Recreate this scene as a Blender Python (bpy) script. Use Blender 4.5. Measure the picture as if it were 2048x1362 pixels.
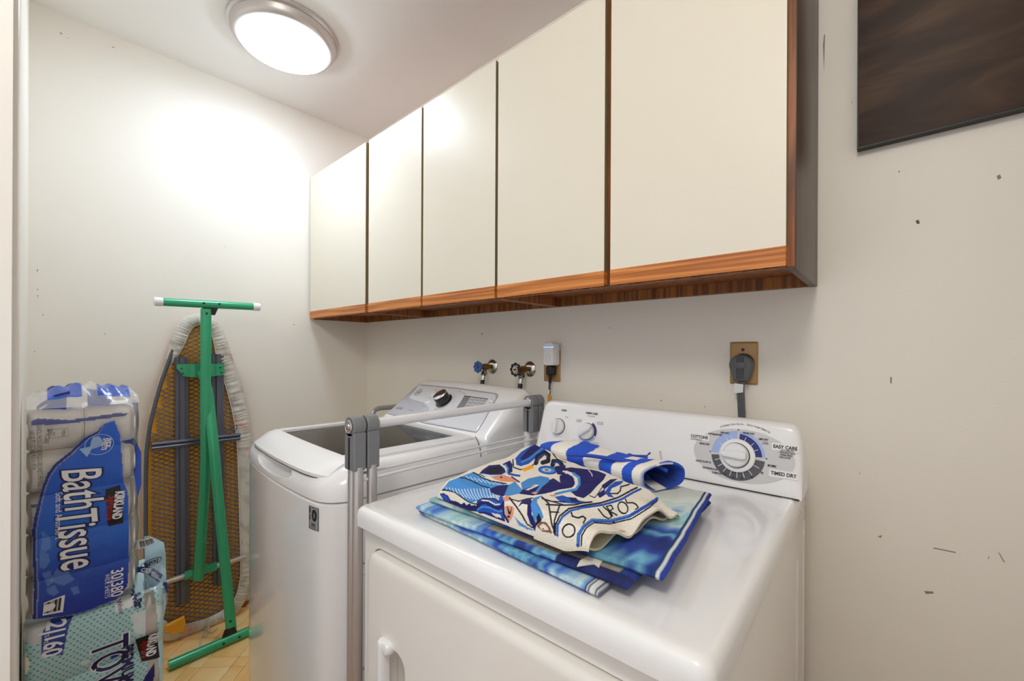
import bpy, bmesh, math, random
import numpy as np
from mathutils import Vector, Matrix, noise
random.seed(4); np.random.seed(4)
D = bpy.data
for o in list(D.objects): D.objects.remove(o, do_unlink=True)
SC = bpy.context.scene
COL = SC.collection

# ------------------------------------------------------------------ camera
FPX, CXP, HY, ROLL = 849.0, 1024.0, 702.5, math.radians(0.28)
YAW = math.radians(48.06)
FW = np.array([-math.cos(YAW), math.sin(YAW), 0.]); RT = np.array([math.sin(YAW), math.cos(YAW), 0.]); UP = np.array([0, 0, 1.])
CAM = np.array([2.353, -1.316, 1.225])
cd = D.cameras.new('camera'); cam = D.objects.new('camera', cd); COL.objects.link(cam)
cd.sensor_fit = 'HORIZONTAL'; cd.sensor_width = 36; cd.lens = FPX/2048*36
cd.shift_y = (HY-681)/2048; cd.clip_start = 0.01
r_ = RT*math.cos(ROLL)+UP*math.sin(ROLL); u_ = UP*math.cos(ROLL)-RT*math.sin(ROLL)
cam.matrix_world = Matrix(((r_[0], u_[0], -FW[0], CAM[0]), (r_[1], u_[1], -FW[1], CAM[1]), (r_[2], u_[2], -FW[2], CAM[2]), (0, 0, 0, 1)))
SC.camera = cam
def at(x, y, ax, val):
    """measured photo point -> place on the plane (axis ax = val)"""
    dx, dy = x-CXP, y-HY
    u = dx*math.cos(ROLL)+dy*math.sin(ROLL); v = -dx*math.sin(ROLL)+dy*math.cos(ROLL)
    r = FW+RT*u/FPX-UP*v/FPX
    return CAM+r*((val-CAM[ax])/r[ax])

# ------------------------------------------------------------------ world, exposure
W = D.worlds.new('world'); SC.world = W; W.use_nodes = True
W.node_tree.nodes['Background'].inputs[0].default_value = (.92, .96, 1.0, 1)
W.node_tree.nodes['Background'].inputs[1].default_value = 0.75
LAMP_POWER = 26.0
hl = D.lights.new('hall_ceiling_lamp', 'POINT'); hl.energy = 20; hl.color = (1, .94, .84); hl.shadow_soft_size = .16
ho = D.objects.new('hall_ceiling_lamp', hl); COL.objects.link(ho); ho.location = (2.32, -1.78, 2.32)
SC.cycles.max_bounces = 14; SC.cycles.diffuse_bounces = 10
vs = SC.view_settings
vs.view_transform = 'Standard'; vs.look = 'None'; vs.gamma = 1; vs.exposure = 0.35; vs.use_curve_mapping = False

# ------------------------------------------------------------------ materials
def lin(c):
    return tuple(((v/255)/12.92 if v/255 <= .04045 else (((v/255)+.055)/1.055)**2.4) for v in c)
def newmat(name):
    m = D.materials.new(name); m.use_nodes = True
    nt = m.node_tree; b = nt.nodes['Principled BSDF']
    return m, nt, b
def N(nt, t, **k):
    n = nt.nodes.new(t)
    for a, v in k.items():
        if a.startswith('i_'):
            key = a[2:]; n.inputs[int(key) if key.isdigit() else key].default_value = v
        else: setattr(n, a, v)
    return n
def coords(nt, scale=(1, 1, 1), rot=(0, 0, 0)):
    tc = N(nt, 'ShaderNodeTexCoord'); mp = N(nt, 'ShaderNodeMapping')
    mp.inputs['Scale'].default_value = scale; mp.inputs['Rotation'].default_value = rot
    nt.links.new(tc.outputs['Object'], mp.inputs['Vector']); return mp.outputs['Vector']
def bump(nt, b, hsock, strength=.2, dist=.002):
    n = N(nt, 'ShaderNodeBump'); n.inputs['Strength'].default_value = strength; n.inputs['Distance'].default_value = dist
    nt.links.new(hsock, n.inputs['Height']); nt.links.new(n.outputs['Normal'], b.inputs['Normal'])
def mixc(nt, fac, c1, c2):
    n = N(nt, 'ShaderNodeMix'); n.data_type = 'RGBA'
    for s, c in ((6, c1), (7, c2)):
        if isinstance(c, tuple): n.inputs[s].default_value = (*c, 1)
        else: nt.links.new(c, n.inputs[s])
    if isinstance(fac, (int, float)): n.inputs[0].default_value = fac
    else: nt.links.new(fac, n.inputs[0])
    return n.outputs[2]
def M(name, rgb, rough=.5, metal=0, var=.04, vs_=12, bmp=0, bs=300, coat=0, stretch=(1, 1, 1), spec=.5):
    m, nt, b = newmat(name); c = lin(rgb)
    v = coords(nt, stretch)
    n = N(nt, 'ShaderNodeTexNoise'); n.inputs['Scale'].default_value = vs_; n.inputs['Detail'].default_value = 4
    nt.links.new(v, n.inputs['Vector'])
    out = mixc(nt, n.outputs['Fac'], tuple(x*(1-var) for x in c), tuple(min(1, x*(1+var)) for x in c))
    nt.links.new(out, b.inputs['Base Color'])
    b.inputs['Roughness'].default_value = rough; b.inputs['Metallic'].default_value = metal
    b.inputs['Coat Weight'].default_value = coat; b.inputs['Coat Roughness'].default_value = .08
    b.inputs['Specular IOR Level'].default_value = spec
    if bmp:
        n2 = N(nt, 'ShaderNodeTexNoise'); n2.inputs['Scale'].default_value = bs; nt.links.new(v, n2.inputs['Vector'])
        bump(nt, b, n2.outputs['Fac'], bmp)
    return m
def wood(name, c1, c2, stretch, rough=.45, bmp=.15, c3=None):
    m, nt, b = newmat(name); v = coords(nt, stretch)
    n = N(nt, 'ShaderNodeTexNoise'); n.inputs['Scale'].default_value = 1; n.inputs['Detail'].default_value = 7; n.inputs['Distortion'].default_value = .6
    nt.links.new(v, n.inputs['Vector'])
    r = N(nt, 'ShaderNodeValToRGB'); e = r.color_ramp.elements
    e[0].position = .36; e[0].color = (*lin(c1), 1); e[1].position = .62; e[1].color = (*lin(c2), 1)
    if c3: x = e.new(.5); x.color = (*lin(c3), 1)
    nt.links.new(n.outputs['Fac'], r.inputs['Fac']); nt.links.new(r.outputs['Color'], b.inputs['Base Color'])
    b.inputs['Roughness'].default_value = rough
    bump(nt, b, n.outputs['Fac'], bmp, .001)
    return m
def paintwall(name, rgb, rough=.55, marks=True, bmp=.12):
    m, nt, b = newmat(name); c = lin(rgb); v = coords(nt)
    n = N(nt, 'ShaderNodeTexNoise'); n.inputs['Scale'].default_value = 3; n.inputs['Detail'].default_value = 6; nt.links.new(v, n.inputs['Vector'])
    out = mixc(nt, n.outputs['Fac'], tuple(x*.96 for x in c), tuple(min(1, x*1.03) for x in c))
    if marks:
        vo = N(nt, 'ShaderNodeTexVoronoi'); vo.inputs['Scale'].default_value = 5; nt.links.new(v, vo.inputs['Vector'])
        lt = N(nt, 'ShaderNodeMath', operation='LESS_THAN'); lt.inputs[1].default_value = .016; nt.links.new(vo.outputs['Distance'], lt.inputs[0])
        sp = N(nt, 'ShaderNodeSeparateColor'); nt.links.new(vo.outputs['Color'], sp.inputs[0])
        gt = N(nt, 'ShaderNodeMath', operation='GREATER_THAN'); gt.inputs[1].default_value = .35; nt.links.new(sp.outputs[0], gt.inputs[0])
        mu = N(nt, 'ShaderNodeMath', operation='MULTIPLY'); nt.links.new(lt.outputs[0], mu.inputs[0]); nt.links.new(gt.outputs[0], mu.inputs[1])
        m2 = N(nt, 'ShaderNodeMath', operation='MULTIPLY'); m2.inputs[1].default_value = .7; nt.links.new(mu.outputs[0], m2.inputs[0])
        out = mixc(nt, m2.outputs[0], out, lin((95, 85, 72)))
    nt.links.new(out, b.inputs['Base Color']); b.inputs['Roughness'].default_value = rough
    n2 = N(nt, 'ShaderNodeTexNoise'); n2.inputs['Scale'].default_value = 220; n2.inputs['Detail'].default_value = 3; nt.links.new(v, n2.inputs['Vector'])
    bump(nt, b, n2.outputs['Fac'], bmp, .002)
    return m
def attrmat(name, rough=.9, bmp=.6, bs=700, film=False, sheen=0):
    m, nt, b = newmat(name)
    a = N(nt, 'ShaderNodeVertexColor'); a.layer_name = 'Col'
    v = coords(nt)
    n = N(nt, 'ShaderNodeTexNoise'); n.inputs['Scale'].default_value = bs; n.inputs['Detail'].default_value = 3; nt.links.new(v, n.inputs['Vector'])
    if film:
        nt.links.new(a.outputs['Color'], b.inputs['Base Color'])
    else:
        h = N(nt, 'ShaderNodeHueSaturation'); nt.links.new(a.outputs['Color'], h.inputs['Color'])
        mr = N(nt, 'ShaderNodeMapRange'); mr.inputs[1].default_value = .3; mr.inputs[2].default_value = .7; mr.inputs[3].default_value = .78; mr.inputs[4].default_value = 1.16
        nt.links.new(n.outputs['Fac'], mr.inputs[0]); nt.links.new(mr.outputs[0], h.inputs['Value']); nt.links.new(h.outputs['Color'], b.inputs['Base Color'])
    b.inputs['Roughness'].default_value = rough; b.inputs['Sheen Weight'].default_value = sheen
    if bmp: bump(nt, b, n.outputs['Fac'], bmp, .0015 if not film else .003)
    if film:   # printed where alpha is 1, clear glossy plastic where 0
        tr = N(nt, 'ShaderNodeBsdfTransparent'); gl = N(nt, 'ShaderNodeBsdfGlossy'); gl.inputs['Roughness'].default_value = .12
        fr = N(nt, 'ShaderNodeFresnel'); fr.inputs['IOR'].default_value = 1.45
        mx = N(nt, 'ShaderNodeMixShader'); nt.links.new(fr.outputs[0], mx.inputs[0]); nt.links.new(tr.outputs[0], mx.inputs[1]); nt.links.new(gl.outputs[0], mx.inputs[2])
        m2 = N(nt, 'ShaderNodeMixShader'); nt.links.new(a.outputs['Alpha'], m2.inputs[0]); nt.links.new(mx.outputs[0], m2.inputs[1]); nt.links.new(b.outputs[0], m2.inputs[2])
        nt.links.new(m2.outputs[0], nt.nodes['Material Output'].inputs['Surface'])
        bn = [x for x in nt.nodes if x.type == 'BUMP'][0]; nt.links.new(bn.outputs[0], gl.inputs['Normal']); nt.links.new(bn.outputs[0], fr.inputs['Normal'])
    return m
def emit(name, rgb, s):
    m, nt, b = newmat(name); b.inputs['Base Color'].default_value = (*lin(rgb), 1)
    b.inputs['Emission Color'].default_value = (*lin(rgb), 1); b.inputs['Emission Strength'].default_value = s
    return m

m_wall = paintwall('wall_paint', (242, 238, 230))
m_wall2 = paintwall('end_wall_paint', (242, 238, 230))
m_ceil = paintwall('ceiling_paint', (243, 242, 241), .7, False, .08)
m_trim = M('trim_paint', (236, 233, 228), .35)
m_white = M('white_enamel', (236, 236, 238), .14, var=.012, coat=.5)
m_plastic = M('white_plastic', (238, 238, 240), .22, var=.01, coat=.2)
m_offwhite = M('off_white_enamel', (232, 229, 224), .22, var=.015, coat=.3)
m_silver = M('silver_panel', (198, 199, 208), .28, .15, var=.015)
m_grey = M('grey_plastic', (122, 124, 128), .38, var=.06, vs_=40)
m_alu = M('brushed_aluminium', (205, 200, 198), .3, .75, var=.04, stretch=(40, 40, 1))
m_chrome = M('chrome', (205, 203, 200), .16, 1, var=.05)
m_nickel = M('brushed_nickel', (206, 201, 200), .38, .7, var=.05)
m_black = M('black_rubber', (26, 27, 28), .5)
m_dark = M('dark_line', (48, 46, 46), .6)
m_brass = M('aged_brass', (128, 92, 42), .38, .8, var=.3, vs_=90)
m_lens = None
m_steel = M('tub_steel', (150, 148, 142), .35, .8)

# ------------------------------------------------------------------ geometry helpers: every shape is (verts, faces)
def join(*gs):
    v, f = [], []
    for g in gs:
        o = len(v); v += list(g[0]); f += [tuple(i+o for i in q) for q in g[1]]
    return v, f
def from_bm(bm):
    bm.verts.index_update()
    g = ([tuple(v.co) for v in bm.verts], [tuple(v.index for v in f.verts) for f in bm.faces]); bm.free(); return g
def box(x0, x1, y0, y1, z0, z1, b=0, seg=2):
    bm = bmesh.new(); bmesh.ops.create_cube(bm, size=1)
    for v in bm.verts:
        v.co = Vector(((x0+x1)/2+v.co.x*(x1-x0), (y0+y1)/2+v.co.y*(y1-y0), (z0+z1)/2+v.co.z*(z1-z0)))
    if b: bmesh.ops.bevel(bm, geom=bm.edges[:], offset=b, segments=seg, profile=.5, affect='EDGES')
    return from_bm(bm)
def frames(pts):
    P = [Vector(p) for p in pts]; out = []; ref = None
    for i, p in enumerate(P):
        t = ((P[min(i+1, len(P)-1)]-p).normalized()+(p-P[max(i-1, 0)]).normalized()).normalized()
        if ref is None:
            ref = Vector((0, 0, 1)) if abs(t.z) < .9 else Vector((1, 0, 0))
        a = (ref-t*ref.dot(t)).normalized(); b = t.cross(a); ref = a; out.append((p, a, b))
    return out
def tube(pts, r, seg=12, cap=True, flat=1.0):
    v, f = [], []
    fr = frames(pts); n = len(fr)
    for i, (p, a, b) in enumerate(fr):
        rr = r[i] if isinstance(r, (list, tuple)) else r
        for k in range(seg):
            t = 2*math.pi*k/seg; v.append(tuple(p+a*rr*math.cos(t)*flat+b*rr*math.sin(t)))
    for i in range(n-1):
        for k in range(seg):
            f.append((i*seg+k, i*seg+(k+1) % seg, (i+1)*seg+(k+1) % seg, (i+1)*seg+k))
    if cap: f.append(tuple(range(seg))[::-1]); f.append(tuple((n-1)*seg+k for k in range(seg)))
    return v, f
def spline(pts, n=8):
    P = [Vector(p) for p in pts]; P = [P[0]*2-P[1]]+P+[P[-1]*2-P[-2]]; out = []
    for i in range(1, len(P)-2):
        for k in range(n):
            t = k/n; a, b, c, d = P[i-1:i+3]
            out.append(.5*((2*b)+(c-a)*t+(2*a-5*b+4*c-d)*t*t+(3*b-a-3*c+d)*t**3))
    out.append(P[-2]); return out
def lathe(prof, o, axis=(0, 0, 1), seg=32, sc=(1, 1), twist=None):
    ax = Vector(axis).normalized(); a = ax.orthogonal().normalized() if abs(ax.z) < .99 else Vector((1, 0, 0)); b = ax.cross(a); o = Vector(o)
    v, f = [], []
    for r, h in prof:
        for k in range(seg):
            t = 2*math.pi*k/seg; v.append(tuple(o+ax*h+a*r*sc[0]*math.cos(t)+b*r*sc[1]*math.sin(t)))
    for i in range(len(prof)-1):
        for k in range(seg): f.append((i*seg+k, i*seg+(k+1) % seg, (i+1)*seg+(k+1) % seg, (i+1)*seg+k))
    f.append(tuple(range(seg))[::-1]); f.append(tuple((len(prof)-1)*seg+k for k in range(seg)))
    return v, f
def loft(secs, cap=True):
    n = len(secs[0]); v = [tuple(p) for s in secs for p in s]; f = []
    for i in range(len(secs)-1):
        for k in range(n): f.append((i*n+k, i*n+(k+1) % n, (i+1)*n+(k+1) % n, (i+1)*n+k))
    if cap: f.append(tuple(range(n))[::-1]); f.append(tuple((len(secs)-1)*n+k for k in range(n)))
    return v, f
def inset(ol, d):
    if not d: return list(ol)
    xs = [p[0] for p in ol]; ys = [p[1] for p in ol]
    cx, cy, hw, hh = (min(xs)+max(xs))/2, (min(ys)+max(ys))/2, (max(xs)-min(xs))/2, (max(ys)-min(ys))/2
    return [(cx+(x-cx)*(1-d/hw), cy+(y-cy)*(1-d/hh)) for x, y in ol]
def slab(ol, prof, mp=lambda u, v, w: (u, v, w)):
    """ol is counter-clockwise; prof lists (inset, height)"""
    return loft([[mp(u, v, h) for u, v in inset(ol, d)] for d, h in prof])
def rrect(x0, x1, y0, y1, r, k=5):
    o = []
    for cx, cy, a0 in ((x1-r, y0+r, -90), (x1-r, y1-r, 0), (x0+r, y1-r, 90), (x0+r, y0+r, 180)):
        for i in range(k+1):
            a = math.radians(a0+90*i/k); o.append((cx+r*math.cos(a), cy+r*math.sin(a)))
    return o
def ellipse(cx, cy, rx, ry, n=40, rot=0):
    o = []
    for i in range(n):
        a = 2*math.pi*i/n; x, y = rx*math.cos(a), ry*math.sin(a)
        o.append((cx+x*math.cos(rot)-y*math.sin(rot), cy+x*math.sin(rot)+y*math.cos(rot)))
    return o
def planemap(o, ex, ey):
    o, ex, ey = np.array(o, float), np.array(ex, float), np.array(ey, float)
    ex /= np.linalg.norm(ex); ey /= np.linalg.norm(ey); en = np.cross(ex, ey)
    return lambda u, v, w=0: tuple(o+ex*u+ey*v+en*w)
def flat(ol, mp, w=.0004):
    return [mp(u, v, w) for u, v in ol], [tuple(range(len(ol)))]
def sheet(ol, mp, w0=0, w1=.0008):
    return slab(ol, [(0, w0), (0, w1)], mp)
def sector(cx, cy, r0, r1, a0, a1, mp, w=.0006, n=18, sc=(1, 1)):
    v, f = [], []
    for i in range(n+1):
        a = math.radians(a0+(a1-a0)*i/n)
        for r in (r0, r1): v.append(mp(cx+r*sc[0]*math.cos(a), cy+r*sc[1]*math.sin(a), w))
    for i in range(n): f.append((2*i, 2*i+1, 2*i+3, 2*i+2))
    return v, f
def ribbon(pts, wd, mp, w=.0006):
    v, f = [], []; n = len(pts)
    for i, p in enumerate(pts):
        a = np.array(pts[max(i-1, 0)]); b = np.array(pts[min(i+1, n-1)]); t = (b-a)/max(1e-9, np.linalg.norm(b-a))
        for s in (-1, 1): v.append(mp(p[0]-t[1]*s*wd/2, p[1]+t[0]*s*wd/2, w))
    for i in range(n-1): f.append((2*i, 2*i+2, 2*i+3, 2*i+1))
    return v, f
def text2d(s, size, off=0, shear=0, space=1, sx=1, align='CENTER'):
    cu = D.curves.new('t', 'FONT'); cu.body = s; cu.size = size; cu.align_x = align; cu.align_y = 'CENTER'
    cu.offset = off; cu.shear = shear; cu.space_character = space; cu.resolution_u = 3
    o = D.objects.new('t', cu); me = D.meshes.new_from_object(o)
    v = [(p.co.x*sx, p.co.y) for p in me.vertices]; f = [tuple(q.vertices) for q in me.polygons]
    D.objects.remove(o); D.curves.remove(cu); D.meshes.remove(me); return v, f
def refine(v, f, mx):
    bm = bmesh.new(); vv = [bm.verts.new((a, b, 0)) for a, b in v]
    for q in f:
        try: bm.faces.new([vv[i] for i in q])
        except ValueError: pass
    for _ in range(4):
        bmesh.ops.triangulate(bm, faces=bm.faces[:])
        L = [e for e in bm.edges if e.calc_length() > mx]
        if not L: break
        bmesh.ops.subdivide_edges(bm, edges=L, cuts=1)
    g = from_bm(bm); return [(p[0], p[1]) for p in g[0]], g[1]
def text(s, size, mp, cu=0, cv=0, w=.0006, rot=0, fine=0, **k):
    v, f = text2d(s, size, **k)
    if fine: v, f = refine(v, f, fine)
    c, n = math.cos(rot), math.sin(rot)
    return [mp(cu+a*c-b*n, cv+a*n+b*c, w) for a, b in v], f
def poly(ol, mp, w=.0006, fine=.006):
    v, f = refine(ol, [tuple(range(len(ol)))], fine); return [mp(a, b, w) for a, b in v], f

def build(name, geo, mat, parent=None, off=(0, 0, 0), smooth=35, col=None, label=None):
    me = D.meshes.new(name)
    me.from_pydata([(p[0]-off[0], p[1]-off[1], p[2]-off[2]) for p in geo[0]], [], geo[1])
    if col is not None:
        ca = me.color_attributes.new('Col', 'FLOAT_COLOR', 'POINT'); ca.data.foreach_set('color', np.asarray(col, dtype=np.float32).ravel())
    me.validate(); me.update()
    bm = bmesh.new(); bm.from_mesh(me); bmesh.ops.recalc_face_normals(bm, faces=bm.faces[:]); bm.to_mesh(me); bm.free()
    if smooth:
        me.polygons.foreach_set('use_smooth', [True]*len(me.polygons)); me.set_sharp_from_angle(angle=math.radians(smooth))
    for m in (mat if isinstance(mat, list) else [mat]): me.materials.append(m)
    o = D.objects.new(name, me); COL.objects.link(o)
    if parent is not None: o.parent = parent
    if label: o['label'] = label
    return o
class Thing:
    def __init__(s, name, label, cat, loc=(0, 0, 0), rotz=0, group=None, kind=None):
        s.loc = loc; s.e = D.objects.new(name, None); COL.objects.link(s.e)
        s.e.location = loc; s.e.rotation_euler = (0, 0, rotz); s.e.empty_display_size = .1
        s.e['label'] = label; s.e['category'] = cat; s.rot = rotz
        if group: s.e['group'] = group
    def add(s, name, geo, mat, parent=None, local=False, **k):
        return build(name, geo, mat, parent or s.e, (0, 0, 0) if local else s.loc, **k)
def single(name, label, cat, geo, mat, loc, group=None, **k):
    o = build(name, geo, mat, None, loc, **k); o.location = loc; o['label'] = label; o['category'] = cat
    if group: o['group'] = group
    return o
def struct(name, geo, mat, parent=None, **k):
    o = build(name, geo, mat, parent, **k)
    if parent is None: o['kind'] = 'structure'
    return o
def cut(o, geo):
    """carve geo (thing coordinates) out of the mesh of o"""
    c = build('cutter', geo, m_dark); c.parent = o.parent
    md = o.modifiers.new('b', 'BOOLEAN'); md.operation = 'DIFFERENCE'; md.object = c; md.solver = 'EXACT'
    bpy.context.view_layer.update(); dg = bpy.context.evaluated_depsgraph_get()
    me = D.meshes.new_from_object(o.evaluated_get(dg)); o.modifiers.clear(); o.data = me
    me.polygons.foreach_set('use_smooth', [True]*len(me.polygons)); me.set_sharp_from_angle(angle=math.radians(35))
    D.objects.remove(c)
def inpoly(P, pl):
    x, y = P[:, 0], P[:, 1]; r = np.zeros(len(P), bool); n = len(pl); j = n-1
    for i in range(n):
        xi, yi = pl[i]; xj, yj = pl[j]
        c = ((yi > y) != (yj > y)) & (x < (xj-xi)*(y-yi)/((yj-yi) or 1e-12)+xi); r ^= c; j = i
    return r
def nearline(P, pl, w):
    d = np.full(len(P), 1e9)
    for a, b in zip(pl[:-1], pl[1:]):
        a, b = np.array(a), np.array(b); e = b-a; t = np.clip(((P-a)@e)/max(1e-12, e@e), 0, 1)
        d = np.minimum(d, np.linalg.norm(P-(a+t[:, None]*e), axis=1))
    return d < w/2

# ------------------------------------------------------------------ the room
CEIL = 2.496; YF = -1.345
struct('wall_back', box(-.12, 3.12, 0, .12, -.1, CEIL+.1), m_wall)
struct('wall_left', box(-.12, 0, YF-.12, 0, -.1, CEIL+.1), m_wall2)
struct('wall_front', join(box(-.12, 1.47, YF-.115, YF, -.1, CEIL+.1), box(2.46, 3.12, YF-.115, YF, -.1, CEIL+.1)), m_wall)
struct('wall_right', box(2.62, 2.74, YF, 0, -.1, CEIL+.1), m_wall)
struct('ceiling', box(-.12, 3.12, -2.9, .12, CEIL, CEIL+.1), m_ceil)
# open doorway the picture is taken from: casing and jamb
struct('trim_1', join(box(1.385, 1.455, YF, YF+.009, 0, CEIL, .003), box(1.455, 1.47, YF, YF+.004, 0, CEIL)), m_trim)
struct('trim_2', box(1.47, 1.482, YF-.115, YF+.004, 0, CEIL), m_trim)
wb = D.objects['wall_back']; wl_ = D.objects['wall_left']
m_scuff = M('scuff', (150, 138, 120), .8, var=.2, vs_=200); m_chip = M('plaster_chip', (120, 96, 70), .9, var=.3, vs_=300)
def scuff(pts, wall, m):
    pp = [at(x, y, 1 if wall is wb else 0, -.0004 if wall is wb else .0004) for x, y in pts]
    build('scuff_mark', ([tuple(p) for p in pp], [tuple(range(len(pp)))]), m, wall, smooth=0)
for pts in (((1831, 442), (1837, 439), (1840, 447), (1834, 448)), ((1993, 352), (2000, 349), (2003, 356), (1996, 360)), ((1796, 343), (1799, 341), (1800, 346)), ((1702, 203), (1704, 204), (1703, 207)),
            ((1646, 90), (1648, 70), (1650, 68), (1648, 145)), ((1868, 1095), (1912, 1104), (1911, 1106), (1866, 1097)), ((1755, 1073), (1764, 1070), (1762, 1076)), ((1848, 1182), (1866, 1183), (1868, 1187), (1852, 1188)), ((1996, 1104), (1999, 1106), (2010, 1125), (2007, 1124)), ((1975, 1118), (1979, 1111), (1978, 1117)), ((1718, 946), (1720, 945), (1720, 949)), ((1320, 801), (1324, 799), (1323, 803)), ((1218, 655), (1220, 654), (1221, 658)), ((1408, 813), (1411, 812), (1411, 815)), ((962, 667), (966, 666), (965, 670)), ((1781, 753), (1784, 755), (1783, 768), (1780, 765))):
    scuff(pts, wb, m_scuff if pts[0][0] != 1831 else m_chip)
for pts in (((119, 64), (123, 66), (125, 69), (121, 68)), ((135, 75), (138, 77), (136, 77)), ((73, 540), (76, 538), (75, 545)), ((74, 578), (76, 577), (76, 582)), ((74, 590), (76, 590), (76, 596)), ((85, 629), (87, 628), (86, 633)), ((68, 702), (70, 701), (70, 705)), ((222, 93), (229, 94), (228, 96)), ((208, 668), (210, 667), (211, 670))):
    scuff(pts, wl_, m_scuff)
# vinyl floor embossed as a diagonal parquet of squares and strips
m_groove = M('floor_groove', (150, 98, 48), .6)
m_tiles = [wood('vinyl_tile_%d' % i, c1, c2, st, .3, .05) for i, (c1, c2, st) in enumerate((
    ((244, 198, 128), (252, 222, 164), (9, 3, 1)), ((238, 188, 116), (250, 214, 150), (3, 10, 1)), ((246, 206, 140), (254, 228, 174), (6, 6, 1))))]
fl = struct('floor', box(-.12, 3.12, -2.9, .12, -.1, -.003), m_groove)
pa, pb = [], []
for k in range(-14, 14):
    pa += [-.896+.1675*k, -.843+.1675*k]; pb += [-.424+.165*k, -.372+.165*k]
pa.sort(); pb.sort(); S2 = math.sqrt(.5); cache = {}
for i in range(len(pa)-1):
    for j in range(len(pb)-1):
        ca_, cb_ = (pa[i]+pa[i+1])/2, (pb[j]+pb[j+1])/2
        X, Y = (-ca_+cb_)*S2, (ca_+cb_)*S2
        if not (.02 < X < .98 and -1.30 < Y < -.36): continue
        key = (round(pa[i+1]-pa[i], 3), round(pb[j+1]-pb[j], 3), (i+j) % 3)
        if key not in cache:
            ha, hb = key[0]/2-.0007, key[1]/2-.0007
            o = build('tile', box(-ha, ha, -hb, hb, -.005, 0, .0008, 1), m_tiles[key[2]], fl); cache[key] = o.data
        else:
            o = D.objects.new('tile', cache[key]); COL.objects.link(o); o.parent = fl
        o.location = (X, Y, 0); o.rotation_euler = (0, 0, math.radians(135))
# ------------------------------------------------------------------ ceiling light
LX, LY = .53, -.66
t = Thing('ceiling_light', 'round flush ceiling light with brushed nickel rim and glowing white lens', 'light', (LX, LY, CEIL))
t.add('canopy', lathe([(.188, 0), (.200, -.002), (.200, -.012), (.192, -.016)], (LX, LY, CEIL), seg=64), m_nickel)
t.add('rim', lathe([(.186, -.014), (.190, -.018), (.186, -.036), (.178, -.046), (.168, -.050), (.160, -.050)], (LX, LY, CEIL), seg=64), m_nickel)
m_lens = emit('lamp_lens', (226, 240, 255), LAMP_POWER)
t.add('lens', lathe([(.162, -.0505), (.158, -.060), (.130, -.068), (.07, -.073), (.01, -.074)], (LX, LY, CEIL), seg=64), m_lens)

# ------------------------------------------------------------------ wall cabinets
m_door = M('cabinet_door_laminate', (231, 225, 211), .36, var=.012)
m_edge = M('door_edge_tan', (140, 126, 92), .5)
m_oak = wood('oak_pull', (164, 92, 38), (222, 146, 76), (2.2, 30, 90), .38, .2, (200, 122, 56))
m_oakv = wood('oak_rail', (92, 54, 24), (160, 100, 44), (70, 40, 3), .45, .2)
m_walnut = wood('brown_side_laminate', (74, 57, 46), (96, 76, 62), (30, 60, 4), .4, .08)
m_oakb = wood('oak_frame', (110, 58, 22), (160, 92, 40), (60, 60, 3), .42, .15)
ZB, ZT, YD = 1.392, 2.158, -.342
units = ((.004, .6085, [(.012, .593)], 'narrow single-door wall cabinet in the corner beside the white end wall'),
         (.6095, 1.4075, [(.620, 1.007), (1.020, 1.402)], 'double-door cream wall cabinet in the middle of the row'),
         (1.4085, 2.2095, [(1.414, 1.796), (1.814, 2.196)], 'double-door wall cabinet with exposed brown side, nearest the wooden board'))
for x0, x1, drs, lab in units:
    t = Thing('wall_cabinet', lab, 'cabinet', ((x0+x1)/2, -.003, ZB), group='cream wall cabinets with oak pulls')
    last = x1 > 2
    t.add('side_panel', box(x0, x0+.016, YD+.022, -.003, ZB, ZT, .001), m_oakb)
    t.add('side_panel', box(x1-.016, x1, YD+.022, -.003, ZB, ZT, .001), m_walnut if last else m_oakb)
    t.add('top_panel', box(x0+.016, x1-.016, YD+.022, -.003, ZT-.016, ZT-.001), m_oakb)
    t.add('bottom_panel', box(x0+.016, x1-.016, YD+.03, -.02, ZB+.032, ZB+.046), m_oakb)
    t.add('back_rail', box(x0+.016, x1-.016, -.02, -.003, ZB+.0005, ZT-.02), m_oakv)
    t.add('front_rail', box(x0+.016, x1-.016, YD+.022, YD+.040, ZB+.004, ZB+.032), m_oakv)
    t.add('front_stile', box(x0+.004, x0+.036, YD+.0205, YD+.022, ZB+.004, ZT-.004), m_oakb)
    t.add('front_stile', box(x1-.036, x1-.002, YD+.0205, YD+.022, ZB+.004, ZT-.004), m_oakb)
    if len(drs) == 2:
        c = (drs[0][1]+drs[1][0])/2; t.add('front_stile', box(c-.025, c+.025, YD+.0205, YD+.024, ZB+.004, ZT-.004), m_oakb)
    for a, b in drs:
        dr = t.add('door', box(a, b, YD+.0012, YD+.020, ZB+.042, ZT), m_edge)
        t.add('door_face', box(a, b, YD, YD+.0012, ZB+.042, ZT), m_door, dr)
        t.add('oak_pull', slab([(YD-.001, ZB+.003), (YD+.019, ZB+.008), (YD+.019, ZB+.042), (YD-.001, ZB+.042)], [(0, a), (0, b)], lambda u, v, w: (w, u, v)), m_oak, dr)

# ------------------------------------------------------------------ dark wooden board on the back wall
m_board = wood('dark_stained_wood', (48, 30, 22), (84, 60, 42), (4, 4, 14), .6, .12, (62, 42, 30))
t = Thing('wooden_board', 'dark stained wooden board hung on the wall right of the cabinets', 'board', (2.45, -.004, 1.708))
t.add('panel', box(2.290, 2.612, -.026, -.006, 1.711, 2.36, .001), m_board)
t.add('black_edging', join(box(2.287, 2.615, -.0255, -.004, 1.707, 1.711), box(2.287, 2.290, -.0255, -.004, 1.711, 2.36), box(2.612, 2.615, -.0255, -.004, 1.711, 2.36)), m_black)

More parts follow.
